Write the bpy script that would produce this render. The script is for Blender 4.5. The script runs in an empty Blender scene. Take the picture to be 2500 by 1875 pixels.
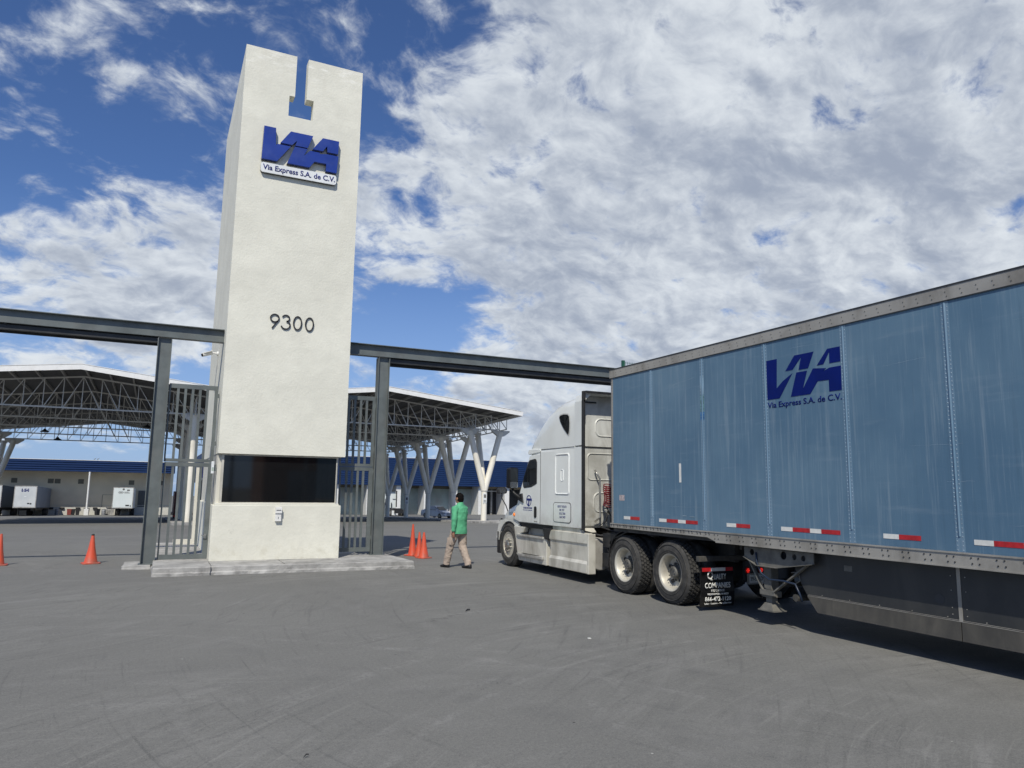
import bpy, bmesh, math, random
from mathutils import Vector, Matrix
from math import radians as R, sin, cos, pi, sqrt
random.seed(7)
sc = bpy.context.scene
COL = sc.collection

# ------------------------------------------------------------------ camera
cam = bpy.data.cameras.new("camera")
cam.sensor_width = 36.0; cam.lens = 36*1809/2500.0
cam.clip_start = 0.05; cam.clip_end = 9000
co = bpy.data.objects.new("camera", cam); COL.objects.link(co)
_pit, _rol, _yaw = R(8.12), R(0.83), R(25.38)
F = Vector((sin(_yaw)*cos(_pit), cos(_yaw)*cos(_pit), sin(_pit)))
U = Vector((-sin(_yaw)*sin(_pit), -cos(_yaw)*sin(_pit), cos(_pit)))
RR = Vector((cos(_yaw), -sin(_yaw), 0))
R2 = RR*cos(_rol)+U*sin(_rol); U2 = -RR*sin(_rol)+U*cos(_rol)
m = Matrix((R2, U2, -F)).transposed().to_4x4(); m.translation = (0, 0, 1.8)
co.matrix_world = m
sc.camera = co

# ------------------------------------------------------------------ node helper
class N:
    def __init__(s, nt): s.nt = nt
    def new(s, t, **k):
        n = s.nt.nodes.new(t)
        for a, b in k.items(): setattr(n, a, b)
        return n
    def put(s, sock, v):
        if v is None: return
        if hasattr(v, 'links') or isinstance(v, bpy.types.NodeSocket): s.nt.links.new(v, sock)
        else:
            try: sock.default_value = v
            except Exception: sock.default_value = (v[0], v[1], v[2], 1) if len(v) == 3 else v
    def math(s, op, a, b=None, c=None, clamp=False):
        n = s.new('ShaderNodeMath', operation=op); n.use_clamp = clamp
        s.put(n.inputs[0], a)
        if b is not None: s.put(n.inputs[1], b)
        if c is not None: s.put(n.inputs[2], c)
        return n.outputs[0]
    def vmath(s, op, a, b=None, c=None):
        n = s.new('ShaderNodeVectorMath', operation=op)
        s.put(n.inputs[0], a)
        if b is not None:
            if op == 'SCALE': s.put(n.inputs[3], b)
            else: s.put(n.inputs[1], b)
        if c is not None: s.put(n.inputs[2], c)
        return n.outputs[1] if op in ('DOT_PRODUCT', 'LENGTH', 'DISTANCE') else n.outputs[0]
    def sstep(s, x, lo, hi, a=0.0, b=1.0):
        n = s.new('ShaderNodeMapRange', interpolation_type='SMOOTHSTEP')
        s.put(n.inputs[0], x); n.inputs[1].default_value = lo; n.inputs[2].default_value = hi
        n.inputs[3].default_value = a; n.inputs[4].default_value = b
        return n.outputs[0]
    def lin(s, x, lo, hi, a=0.0, b=1.0):
        n = s.new('ShaderNodeMapRange'); s.put(n.inputs[0], x)
        n.inputs[1].default_value = lo; n.inputs[2].default_value = hi
        n.inputs[3].default_value = a; n.inputs[4].default_value = b
        return n.outputs[0]
    def noise(s, vec, scale, detail=3, rough=0.5, dist=0.0):
        n = s.new('ShaderNodeTexNoise'); s.put(n.inputs['Vector'], vec)
        n.inputs['Scale'].default_value = scale; n.inputs['Detail'].default_value = detail
        n.inputs['Roughness'].default_value = rough; n.inputs['Distortion'].default_value = dist
        return n.outputs[0]
    def mix(s, f, a, b, mode='MIX'):
        n = s.new('ShaderNodeMix', data_type='RGBA', blend_type=mode)
        s.put(n.inputs[0], f); s.put(n.inputs[6], a); s.put(n.inputs[7], b)
        return n.outputs[2]
    def mapping(s, vec, scale=(1, 1, 1), rot=(0, 0, 0), loc=(0, 0, 0)):
        n = s.new('ShaderNodeMapping'); s.put(n.inputs[0], vec)
        n.inputs[1].default_value = loc; n.inputs[2].default_value = rot; n.inputs[3].default_value = scale
        return n.outputs[0]
    def comb(s, x, y, z):
        n = s.new('ShaderNodeCombineXYZ'); s.put(n.inputs[0], x); s.put(n.inputs[1], y); s.put(n.inputs[2], z)
        return n.outputs[0]
    def sep(s, v):
        n = s.new('ShaderNodeSeparateXYZ'); s.put(n.inputs[0], v); return n.outputs

# ------------------------------------------------------------------ sun, sky, exposure
# light travels towards (+0.47, +0.78, -1)
SUN_EL = math.atan2(1.0, sqrt(0.47**2+0.78**2)); SUN_DIR = Vector((-0.47, -0.78, 1)).normalized()
sd = bpy.data.lights.new("sun", 'SUN'); sd.energy = 3.9; sd.angle = R(0.6); sd.color = (1.0, 0.94, 0.82)
so = bpy.data.objects.new("sun", sd); COL.objects.link(so)
so.rotation_euler = SUN_DIR.to_track_quat('Z', 'Y').to_euler(); so.location = (-20, -40, 60)
w = bpy.data.worlds.new("World"); sc.world = w; w.use_nodes = True
nt = w.node_tree; nt.nodes.clear(); n = N(nt)
sky = n.new('ShaderNodeTexSky', sky_type='NISHITA'); sky.sun_disc = False
sky.sun_elevation = SUN_EL; sky.sun_rotation = math.atan2(SUN_DIR.x, SUN_DIR.y)
sky.altitude = 500; sky.air_density = 1.0; sky.dust_density = 0.6; sky.ozone_density = 2.2
geo = n.new('ShaderNodeTexCoord').outputs['Generated']
dirv = n.vmath('NORMALIZE', geo)
dx, dy, dz = n.sep(dirv)[:3]
zz = n.math('ADD', n.math('MAXIMUM', dz, -0.02), 0.42)
P = n.comb(n.math('DIVIDE', dx, zz), n.math('DIVIDE', dy, zz), 0.37)
def px_dir(x, y):          # a direction of the sky, found once from the view above
    return (F+R2*((x*1.1302-1250)/1809)-U2*((y*1.1302-937.5)/1809)).normalized()
def blob(x, y, deg, amp):
    d = px_dir(x, y); c = n.vmath('DOT_PRODUCT', dirv, tuple(d))
    return n.sstep(c, cos(R(deg)), cos(R(deg*0.15)), 0.0, amp)
cov = n.math('ADD', 0.0, -0.045)
for b in [(1900, 420, 38, .26), (1450, 380, 21, .16), (1150, 160, 12, .09), (2150, 900, 28, .16), (1180, 540, 11, .08), (960, 400, 9, .09), (850, 60, 5, .04), (830, 560, 6, .08),
          (250, 560, 8, .15), (40, 500, 7, .10), (400, 590, 8, .16), (340, 650, 6, .17), (640, 60, 5, .06), (520, 250, 5, .05), (300, 40, 4, .05), (430, 120, 5, .03), (60, 150, 6, .03), (160, 350, 7, -.10), (200, 90, 4, .03), (60, 280, 4, .02),
          (900, 722, 5, -.22), (1010, 695, 3.5, -.12), (1110, 870, 9, .24), (1250, 800, 8, .12), (90, 745, 4.5, .12), (250, 745, 5, .08), (830, 270, 3.5, -.08), (1000, 80, 4, -.10), (120, 680, 4, -.12), (1050, 560, 3, -.05), (1350, 200, 3, -.06)]:
    cov = n.math('ADD', cov, blob(*b))
cov = n.math('MINIMUM', cov, 0.31)
warp = n.new('ShaderNodeTexNoise'); n.put(warp.inputs['Vector'], P); warp.inputs['Scale'].default_value = 6.0; warp.inputs['Detail'].default_value = 3
Pw = n.vmath('ADD', P, n.vmath('SCALE', n.vmath('SUBTRACT', warp.outputs[1], (0.5, 0.5, 0.5)), 0.10))
Ps = n.mapping(Pw, scale=(1.0, 1.2, 1.0), rot=(0, 0, R(-35)), loc=(5.3, 2.1, 0))
n1 = n.noise(Ps, 8.5, 10, 0.60)
n2 = n.noise(n.vmath('ADD', Ps, (-0.012, -0.022, 0)), 8.5, 10, 0.60)
big = n.noise(n.vmath('ADD', P, (3.1, 7.7, 0)), 3.2, 3, 0.5)
fin_ = n.noise(Ps, 30.0, 6, 0.64)
mid_ = n.noise(n.vmath('ADD', Ps, (2.2, 0.9, 0)), 15.0, 6, 0.6)
den = n.math('ADD', n.math('ADD', n1, cov), n.math('MULTIPLY', n.math('SUBTRACT', big, 0.5), 0.30))
den = n.math('ADD', den, n.math('MULTIPLY', n.math('SUBTRACT', mid_, 0.5), 0.62))
den = n.math('ADD', den, n.math('MULTIPLY', n.math('SUBTRACT', fin_, 0.5), 0.17))
alpha = n.sstep(den, 0.42, 0.74)
alpha = n.math('MULTIPLY', alpha, n.math('ADD', 0.60, n.math('MULTIPLY', alpha, 0.40)))
thick = n.sstep(den, 0.60, 0.92)
lit = n.math('MULTIPLY', n.math('SUBTRACT', n1, n2), 2.6)
shade = n.noise(n.mapping(P, scale=(1.0, 2.0, 1), rot=(0, 0, R(-60))), 3.3, 5, 0.55)
val = n.math('ADD', n.math('ADD', 0.70, lit), n.math('MULTIPLY', n.math('SUBTRACT', shade, 0.5), 2.0))
val = n.math('ADD', val, n.math('MULTIPLY', n.math('SUBTRACT', fin_, 0.5), 0.26))
val = n.math('SUBTRACT', val, n.math('MULTIPLY', thick, 0.44))
ccol = n.mix(n.sstep(val, -0.30, 1.15), (3.7, 4.25, 5.3, 1), (8.1, 8.6, 9.1, 1))
skyc = n.mix(1.0, sky.outputs[0], (0.62, 0.80, 1.12, 1), 'MULTIPLY')
hz_ = n.sstep(dz, 0.36, -0.02)
skyc = n.mix(n.math('MULTIPLY', hz_, 0.75), skyc, (3.4, 4.9, 7.8, 1))
alpha = n.math('MULTIPLY', alpha, n.sstep(dz, -0.02, 0.10, 0.45, 0.97))
fin = n.mix(alpha, skyc, ccol)
bg = n.new('ShaderNodeBackground'); n.put(bg.inputs[0], fin); bg.inputs[1].default_value = 0.09
ow = n.new('ShaderNodeOutputWorld'); nt.links.new(bg.outputs[0], ow.inputs[0])
w.cycles.sampling_method = 'MANUAL'; w.cycles.sample_map_resolution = 1024
vs = sc.view_settings; vs.view_transform = 'Standard'; vs.look = 'None'; vs.exposure = 0.05; vs.gamma = 1.0; vs.use_curve_mapping = False

# ------------------------------------------------------------------ materials
MATS = {}
def mat(name, col, rough=0.6, metal=0.0, var=0.12, vscale=3.0, bump=0.0, bscale=40.0, stretch=(1, 1, 1), dirt=None, dirt_amt=0.0, coat=0.0, alpha=None, emit=None, es=1.0, spec=0.5):
    if name in MATS: return MATS[name]
    mt = bpy.data.materials.new(name); mt.use_nodes = True
    nt = mt.node_tree; b = nt.nodes['Principled BSDF']; q = N(nt)
    tc = q.new('ShaderNodeTexCoord').outputs['Object']
    v = q.mapping(tc, scale=stretch)
    c = (col[0], col[1], col[2], 1)
    fac = q.noise(v, vscale, 5, 0.6)
    lo = tuple(max(0, x*(1-var)) for x in col)+(1,); hi = tuple(min(1, x*(1+var)) for x in col)+(1,)
    cc = q.mix(q.sstep(fac, 0.3, 0.7), lo, hi)
    if dirt:
        d = q.noise(q.mapping(tc, scale=(stretch[0]*1.3, stretch[1]*1.3, stretch[2]*1.3), loc=(3, 7, 1)), vscale*0.8, 6, 0.65)
        cc = q.mix(q.math('MULTIPLY', q.sstep(d, 0.45, 0.72), dirt_amt), cc, dirt+(1,))
    q.put(b.inputs['Base Color'], cc)
    b.inputs['Roughness'].default_value = rough; b.inputs['Metallic'].default_value = metal
    b.inputs['Specular IOR Level'].default_value = spec
    if coat: b.inputs['Coat Weight'].default_value = coat; b.inputs['Coat Roughness'].default_value = 0.08
    if bump:
        bn = q.new('ShaderNodeBump'); bn.inputs['Strength'].default_value = bump; bn.inputs['Distance'].default_value = 0.01
        q.put(bn.inputs['Height'], q.noise(tc, bscale, 4, 0.6)); q.put(b.inputs['Normal'], bn.outputs[0])
    if emit:
        b.inputs['Emission Color'].default_value = emit+(1,); b.inputs['Emission Strength'].default_value = es
    MATS[name] = mt
    return mt

def ground_mat():
    mt = bpy.data.materials.new("asphalt"); mt.use_nodes = True; nt = mt.node_tree; b = nt.nodes['Principled BSDF']; q = N(nt)
    tc = q.new('ShaderNodeTexCoord').outputs['Object']
    x, y, z = q.sep(tc)[:3]
    base = q.mix(q.sstep(q.noise(tc, 0.13, 5, 0.6), 0.3, 0.7), (0.138, 0.138, 0.130, 1), (0.170, 0.170, 0.159, 1))
    def polar(cx, cy, ks, kt):      # grain that runs in curves, as wheels and brooms leave it
        xx = q.math('SUBTRACT', x, cx); yy = q.math('SUBTRACT', y, cy)
        rr = q.math('SQRT', q.math('ADD', q.math('POWER', xx, 2.0), q.math('POWER', yy, 2.0)))
        return q.comb(q.math('MULTIPLY', rr, ks), q.math('MULTIPLY', q.math('ARCTAN2', yy, xx), kt), 0.0)
    for cx, cy, ks, kt, lo, hi, amt, colr in ((7.5, 0.5, 3.2, 3.0, .50, .72, .34, (0.245, 0.243, 0.232, 1)), (7.5, 0.5, 11.0, 3.5, .53, .70, .42, (0.068, 0.069, 0.067, 1)), (7.2, 0.2, 17.0, 3.0, .54, .68, .36, (0.25, 0.248, 0.23, 1)), (-3, -4, 14.0, 5.0, .55, .70, .32, (0.25, 0.248, 0.23, 1)), (12, 9, 13.0, 5.0, .55, .70, .34, (0.066, 0.067, 0.065, 1)),
            (-7, 17, 2.4, 6.0, .50, .74, .34, (0.24, 0.238, 0.228, 1)), (-7, 17, 12.0, 7.0, .54, .70, .36, (0.070, 0.071, 0.069, 1)), (30, 25, 2.0, 22.0, .52, .76, .30, (0.235, 0.233, 0.222, 1)), (4, -12, 2.6, 12.0, .54, .76, .28, (0.092, 0.093, 0.094, 1)), (3, 40, 2.2, 16.0, .50, .74, .30, (0.24, 0.238, 0.226, 1))):
        v_ = q.noise(polar(cx, cy, ks, kt), 1.0, 8, 0.66, 0.35)
        gate_ = q.sstep(q.noise(q.vmath('ADD', tc, (cx, cy, 0)), 0.28, 3, 0.55), 0.36, 0.62)
        base = q.mix(q.math('MULTIPLY', q.sstep(v_, lo, hi), q.math('MULTIPLY', gate_, amt*1.5)), base, colr)
    wob = q.math('MULTIPLY', q.math('SUBTRACT', q.noise(tc, 0.5, 2), 0.5), 0.35)
    brk = q.noise(tc, 2.2, 5, 0.7)
    fine = q.noise(q.mapping(tc, scale=(1, 1, 1)), 14, 3, 0.7)
    arcs = [(6.6, 1.2, 6.35, .045, 1, .9), (6.6, 1.2, 6.62, .05, 1, .8), (6.9, .8, 8.2, .06, 1, .7), (6.9, .8, 8.55, .07, 0, .7), (-4, 2, 9.2, .06, 1, .7), (-4.1, 2, 9.75, .05, 1, .5), (8.6, -1.5, 7.2, .05, 1, .6), (8.6, -1.5, 7.6, .12, 0, .6), (14, 14, 11.2, .13, 0, .55), (14, 14, 11.75, .12, 0, .5), (9.0, -2, 8.3, .16, 1, .45), (9.0, -2, 10.6, .2, 0, .4),
            (-9, 11, 14.2, .16, 0, .5), (-9, 11, 14.8, .16, 0, .5), (3, 20, 12.5, .10, 1, .5), (3.4, 20, 13.3, .08, 1, .4), (-12, -6, 19, .2, 0, .4), (-12, -6, 21.2, .14, 1, .4),
            (22, 30, 24, .3, 1, .35), (22, 30, 25.4, .2, 0, .35), (-15, 30, 20, .3, 0, .35), (-15, 32, 24, .3, 1, .35), (2.2, 6.6, 1.9, .05, 1, .5), (5.6, 5, 2.2, .06, 1, .4), (0.6, 9.8, 2.8, .08, 1, .35), (4.2, 10.2, 3.4, .1, 0, .45)]
    for (ax, ay, rr, wd, br, am) in arcs:
        d = q.math('SQRT', q.math('ADD', q.math('POWER', q.math('SUBTRACT', x, ax), 2.0), q.math('POWER', q.math('SUBTRACT', y, ay), 2.0)))
        e = q.math('ABSOLUTE', q.math('ADD', q.math('SUBTRACT', d, rr), q.math('MULTIPLY', wob, 0.35)))
        mk = q.math('MULTIPLY', q.sstep(e, wd*0.3, wd*1.5, 1, 0), q.math('MULTIPLY', q.sstep(brk, 0.40, 0.66), q.math('MULTIPLY', q.sstep(fine, 0.30, 0.62), am*0.62)))
        base = q.mix(mk, base, (0.27, 0.267, 0.255, 1) if br else (0.080, 0.081, 0.082, 1))
    # straight rolling tracks along the truck's lane
    for (xx, wd, am) in [(4.9, .18, .25), (6.7, .2, .22), (3.1, .15, .18), (7.3, .16, .3), (-2.6, .2, .2), (-5.2, .2, .2), (9.6, .2, .3)]:
        e = q.math('ABSOLUTE', q.math('ADD', q.math('SUBTRACT', x, xx), q.math('MULTIPLY', wob, 2.0)))
        base = q.mix(q.math('MULTIPLY', q.sstep(e, 0, wd*1.6, 1, 0), q.math('MULTIPLY', q.sstep(brk, 0.35, 0.7), am*.8)), base, (0.095, 0.096, 0.097, 1))
    # aggregate grain
    g1 = q.noise(tc, 85, 3, 0.75); g2 = q.noise(tc, 260, 2, 0.7)
    g0 = q.noise(tc, 28, 4, 0.75)
    base = q.mix(q.sstep(g0, 0.48, 0.72, 0, 0.45), base, (0.235, 0.232, 0.214, 1))
    base = q.mix(q.sstep(g0, 0.50, 0.30, 0, 0.45), base, (0.085, 0.086, 0.087, 1))
    base = q.mix(q.sstep(g1, 0.45, 0.72, 0, 0.50), base, (0.26, 0.257, 0.238, 1))
    base = q.mix(q.sstep(g1, 0.50, 0.28, 0, 0.45), base, (0.055, 0.055, 0.056, 1))
    base = q.mix(q.sstep(g2, 0.55, 0.75, 0, 0.30), base, (0.30, 0.295, 0.28, 1))
    base = q.mix(q.sstep(fine, 0.56, 0.8, 0, 0.22), base, (0.22, 0.215, 0.205, 1))
    cv = q.new('ShaderNodeTexVoronoi', feature='DISTANCE_TO_EDGE'); q.put(cv.inputs['Vector'], q.vmath('ADD', tc, q.vmath('SCALE', q.comb(q.noise(tc, 1.5, 5, .7), q.noise(tc, 1.9, 5, .7), 0.0), 1.6))); cv.inputs['Scale'].default_value = 0.22
    crack = q.math('MULTIPLY', q.sstep(cv.outputs['Distance'], 0.0, 0.0035, 1, 0), q.sstep(q.noise(tc, 0.35, 3), 0.50, 0.60, 0, 0.55))
    base = q.mix(crack, base, (0.04, 0.04, 0.04, 1))
    oil = q.sstep(q.noise(q.vmath('ADD', tc, (31, 8, 0)), 0.9, 4, .6), 0.68, 0.78, 0, .35)
    base = q.mix(oil, base, (0.055, 0.055, 0.054, 1))
    # chips and spatter
    for sc_, th, colr, lo in ((1.1, .030, (0.55, 0.54, 0.5, 1), .60), (2.7, .028, (0.42, 0.41, 0.39, 1), .52), (1.7, .035, (0.03, 0.03, 0.03, 1), .58)):
        vo = q.new('ShaderNodeTexVoronoi'); q.put(vo.inputs['Vector'], q.vmath('ADD', tc, (sc_*3, 1.7, 0))); vo.inputs['Scale'].default_value = sc_
        dd = q.math('ADD', vo.outputs['Distance'], q.math('MULTIPLY', q.math('SUBTRACT', fine, 0.5), 0.05))
        pick = q.math('GREATER_THAN', q.sep(vo.outputs['Color'])[0], lo)
        base = q.mix(q.math('MULTIPLY', q.sstep(dd, th*0.5, th, 1, 0), pick), base, colr)
    q.put(b.inputs['Base Color'], base); b.inputs['Roughness'].default_value = 0.88; b.inputs['Specular IOR Level'].default_value = 0.35
    bn = q.new('ShaderNodeBump'); bn.inputs['Strength'].default_value = 0.55; bn.inputs['Distance'].default_value = 0.004
    q.put(bn.inputs['Height'], q.math('ADD', g1, q.math('MULTIPLY', g2, 0.5))); q.put(b.inputs['Normal'], bn.outputs[0])
    return mt

def stucco_mat(name, col, stain=True):
    mt = bpy.data.materials.new(name); mt.use_nodes = True; nt = mt.node_tree; b = nt.nodes['Principled BSDF']; q = N(nt)
    tc = q.new('ShaderNodeTexCoord').outputs['Object']
    d1 = q.noise(tc, 1.1, 7, 0.65); d2 = q.noise(q.mapping(tc, scale=(2.2, 2.2, .35), loc=(2, 2, 2)), 2.0, 6, 0.6)
    c = q.mix(q.sstep(d1, 0.35, 0.7), tuple(k*0.94 for k in col)+(1,), tuple(min(1, k*1.05) for k in col)+(1,))
    c = q.mix(q.sstep(d2, 0.58, 0.85, 0, 0.20), c, (col[0]*0.72, col[1]*0.66, col[2]*0.63, 1))
    rim = q.math('MULTIPLY', q.sstep(q.noise(q.mapping(tc, scale=(2.5, 2.5, 9)), 1.0, 5, .7), .48, .70), q.sstep(q.sep(tc)[2], 11.35, 11.95, 0, .8)) if stain else 0.0
    c = q.mix(rim, c, (0.86, 0.85, 0.78, 1))
    hl = q.noise(q.mapping(tc, scale=(1.2, 1.2, 7.5)), 1.0, 5, .6)
    c = q.mix(q.sstep(hl, .56, .74, 0, .18), c, (col[0]*.80, col[1]*.80, col[2]*.78, 1))
    if stain:   # hand and boot marks on the lower wall, each with a shape of its own
        z = q.sep(tc)[2]
        band = q.math('MULTIPLY', q.sstep(z, 0.45, 0.6), q.sstep(z, 0.95, 0.72))
        s = q.noise(q.mapping(tc, scale=(9, 9, 5)), 1.0, 5, 0.7)
        s2 = q.noise(tc, 1.6, 2, 0.5)
        c = q.mix(q.math('MULTIPLY', q.math('MULTIPLY', q.sstep(s, 0.54, 0.72), band), q.sstep(s2, 0.48, 0.6, 0, 0.5)), c, (0.33, 0.32, 0.28, 1))
        foot = q.math('MULTIPLY', q.sstep(z, 0.42, 0.18), q.sstep(q.noise(tc, 5, 5, .7), 0.42, 0.75, 0, .4))
        c = q.mix(foot, c, (0.45, 0.42, 0.32, 1))
    q.put(b.inputs['Base Color'], c); b.inputs['Roughness'].default_value = 0.9; b.inputs['Specular IOR Level'].default_value = 0.25
    bn = q.new('ShaderNodeBump'); bn.inputs['Strength'].default_value = 0.5; bn.inputs['Distance'].default_value = 0.012
    q.put(bn.inputs['Height'], q.math('ADD', q.noise(tc, 22, 6, 0.65), q.math('MULTIPLY', q.noise(tc, 3.5, 4, 0.55), 1.6))); q.put(b.inputs['Normal'], bn.outputs[0])
    return mt

def trailer_mat(name, a, bb, c3, strength=1.0):
    mt = bpy.data.materials.new(name); mt.use_nodes = True; nt = mt.node_tree; b = nt.nodes['Principled BSDF']; q = N(nt)
    tc = q.new('ShaderNodeTexCoord').outputs['Object']
    st = q.noise(q.mapping(tc, scale=(14, 14, 0.55)), 1.0, 6, 0.65, 0.15)
    st2 = q.noise(q.mapping(tc, scale=(34, 34, 1.6), loc=(3, 1, 5)), 1.0, 5, 0.7)
    bg_ = q.noise(tc, 0.55, 4, 0.6); hz = q.noise(q.mapping(tc, scale=(.6, .6, 5), rot=(R(3), 0, 0)), 1.4, 4, .6)
    c = q.mix(q.sstep(bg_, 0.35, 0.68), a+(1,), bb+(1,))
    c = q.mix(q.sstep(st, 0.50, 0.80, 0, 0.55*strength), c, c3+(1,))
    c = q.mix(q.sstep(st2, 0.53, 0.82, 0, 0.38*strength), c, c3+(1,))
    c = q.mix(q.sstep(st, 0.46, 0.25, 0, 0.35*strength), c, tuple(k*0.62 for k in a)+(1,))
    c = q.mix(q.sstep(hz, 0.55, 0.8, 0, 0.25*strength), c, c3+(1,))
    sp = q.noise(tc, 120, 3, .7)
    c = q.mix(q.sstep(sp, 0.6, 0.8, 0, 0.2), c, c3+(1,))
    q.put(b.inputs['Base Color'], c); b.inputs['Roughness'].default_value = 0.5; b.inputs['Specular IOR Level'].default_value = 0.4
    bn = q.new('ShaderNodeBump'); bn.inputs['Strength'].default_value = 0.25; bn.inputs['Distance'].default_value = 0.02
    q.put(bn.inputs['Height'], q.noise(tc, 1.6, 3, 0.5)); q.put(b.inputs['Normal'], bn.outputs[0])
    return mt

def grime_mat(name, col, dirt, amt, rough=0.5, metal=0.0, coat=0.0, lowz=None, hi=None):
    """paint with streaks and road dirt"""
    mt = bpy.data.materials.new(name); mt.use_nodes = True; nt = mt.node_tree; b = nt.nodes['Principled BSDF']; q = N(nt)
    tc = q.new('ShaderNodeTexCoord').outputs['Object']
    s = q.noise(q.mapping(tc, scale=(1.9, 1.9, 0.8)), 1.3, 6, 0.58, 0.5); s2 = q.noise(tc, 1.7, 5, 0.6)
    sp = q.noise(tc, 60, 4, 0.7)
    c = q.mix(q.sstep(s, 0.42, 0.72, 0, amt), col+(1,), dirt+(1,))
    c = q.mix(q.sstep(s2, 0.45, 0.75, 0, amt*0.7), c, dirt+(1,))
    c = q.mix(q.sstep(sp, 0.6, 0.78, 0, amt*0.6), c, tuple(k*0.5 for k in dirt)+(1,))
    if lowz is not None:
        z = q.sep(tc)[2]
        f = q.math('MULTIPLY', q.sstep(z, lowz[1], lowz[0]), q.sstep(q.noise(tc, 6, 5, .7), 0.25, 0.65, 0.1, 0.75))
        c = q.mix(f, c, dirt+(1,))
    q.put(b.inputs['Base Color'], c); b.inputs['Roughness'].default_value = rough; b.inputs['Metallic'].default_value = metal
    if coat: b.inputs['Coat Weight'].default_value = coat; b.inputs['Coat Roughness'].default_value = 0.12
    return mt

M_ground = ground_mat()
M_stucco = stucco_mat("cream_stucco", (0.715, 0.705, 0.615))
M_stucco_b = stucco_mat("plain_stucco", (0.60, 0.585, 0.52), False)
M_conc = mat("concrete", (0.36, 0.355, 0.34), 0.9, var=0.25, vscale=2.5, bump=0.8, bscale=30, dirt=(0.16, 0.155, 0.15), dirt_amt=0.7)
M_steel = mat("grey_steel_paint", (0.118, 0.134, 0.132), 0.42, var=0.2, vscale=2, bump=.15, bscale=14, dirt=(0.16, 0.16, 0.15), dirt_amt=0.35)
M_dark = mat("dark_steel", (0.022, 0.024, 0.026), 0.5, var=0.3, dirt=(0.06, 0.055, 0.05), dirt_amt=0.5)
M_black = mat("black_plastic", (0.016, 0.016, 0.017), 0.5, var=0.3, vscale=8, dirt=(0.07, 0.068, 0.06), dirt_amt=0.25)
M_rubber = mat("tyre_rubber", (0.042, 0.041, 0.039), 0.85, var=0.3, vscale=9, bump=0.4, bscale=60, dirt=(0.085, 0.080, 0.072), dirt_amt=0.8)
M_white = mat("white_paint", (0.74, 0.74, 0.72), 0.45, var=0.05, dirt=(0.45, 0.44, 0.4), dirt_amt=0.25)
M_whcol = mat("white_column_paint", (0.80, 0.765, 0.67), 0.5, var=0.06, vscale=1.2, dirt=(0.42, 0.38, 0.28), dirt_amt=0.35, stretch=(1, 1, .4))
M_truss = mat("truss_paint", (0.60, 0.59, 0.55), 0.5, var=0.1)
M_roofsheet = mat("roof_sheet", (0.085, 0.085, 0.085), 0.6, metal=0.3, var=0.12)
M_fascia = mat("white_fascia", (0.80, 0.80, 0.78), 0.4, var=0.04, dirt=(0.5, 0.48, 0.42), dirt_amt=0.2)
M_glassdark = mat("tinted_glass", (0.006, 0.007, 0.008), 0.04, var=0.1, spec=0.55)
M_blue = mat("sign_blue", (0.017, 0.042, 0.26), 0.22, var=0.12, vscale=2, coat=0.5, dirt=(0.12, 0.16, 0.34), dirt_amt=0.15)
M_navy = mat("navy_text", (0.012, 0.022, 0.16), 0.45, var=0.1)
M_logo = mat("logo_blue_print", (0.001, 0.010, 0.125), 0.6, var=0.1, spec=0.15)
M_signwhite = mat("sign_white", (0.72, 0.74, 0.74), 0.35, var=0.05)
M_cab = grime_mat("cab_white_paint", (0.80, 0.82, 0.785), (0.52, 0.51, 0.46), 0.18, rough=0.28, coat=0.5, lowz=(1.0, 1.5))
M_cabrear = grime_mat("cab_rear_paint", (0.60, 0.61, 0.58), (0.22, 0.21, 0.18), 0.55, rough=0.5, lowz=(1.0, 2.3))
M_skirt = grime_mat("dirty_silver_fairing", (0.72, 0.70, 0.62), (0.30, 0.28, 0.225), 0.70, rough=0.34, metal=0.25)
M_alu = grime_mat("dirty_aluminium", (0.46, 0.45, 0.42), (0.17, 0.155, 0.13), 0.8, rough=0.45, metal=0.25)
M_rail = grime_mat("rail_aluminium", (0.36, 0.345, 0.31), (0.16, 0.145, 0.12), 0.7, rough=0.5, metal=0.15)
M_rim = grime_mat("rim_aluminium", (0.60, 0.575, 0.50), (0.34, 0.31, 0.25), 0.6, rough=0.5, metal=0.35)
M_hub = grime_mat("hub_grey", (0.15, 0.147, 0.135), (0.05, 0.047, 0.04), 0.6, rough=0.6, metal=0.2)
M_fbluet = trailer_mat("trailer_blue", (0.080, 0.158, 0.240), (0.118, 0.206, 0.286), (0.32, 0.39, 0.44), 0.8)
M_chrome = mat("bare_metal", (0.5, 0.49, 0.46), 0.3, metal=0.8, var=0.2, dirt=(0.2, 0.18, 0.15), dirt_amt=0.4)
M_red = mat("red_reflector", (0.42, 0.016, 0.02), 0.35, var=0.2, vscale=12)
M_refw = mat("white_reflector", (0.70, 0.70, 0.66), 0.35, var=0.1, vscale=12)
M_skpanel = grime_mat("black_skirt_panel", (0.026, 0.028, 0.030), (0.072, 0.071, 0.065), 0.35, rough=0.45)
M_skrub = grime_mat("dusty_rubber_strip", (0.055, 0.053, 0.048), (0.13, 0.12, 0.10), 0.7, rough=0.8)
M_under = mat("dusty_undercarriage", (0.055, 0.053, 0.048), 0.8, var=0.35, vscale=6, dirt=(0.09, 0.083, 0.07), dirt_amt=0.8)
M_gear = mat("dusty_landing_gear", (0.13, 0.126, 0.112), 0.75, var=0.25, vscale=6, dirt=(0.20, 0.19, 0.16), dirt_amt=0.6)
M_orange = grime_mat("cone_orange", (0.62, 0.082, 0.036), (0.28, 0.115, 0.085), 1.0, rough=0.5)
M_orangeb = mat("cone_collar", (0.78, 0.11, 0.045), 0.35, var=0.1)
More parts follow.
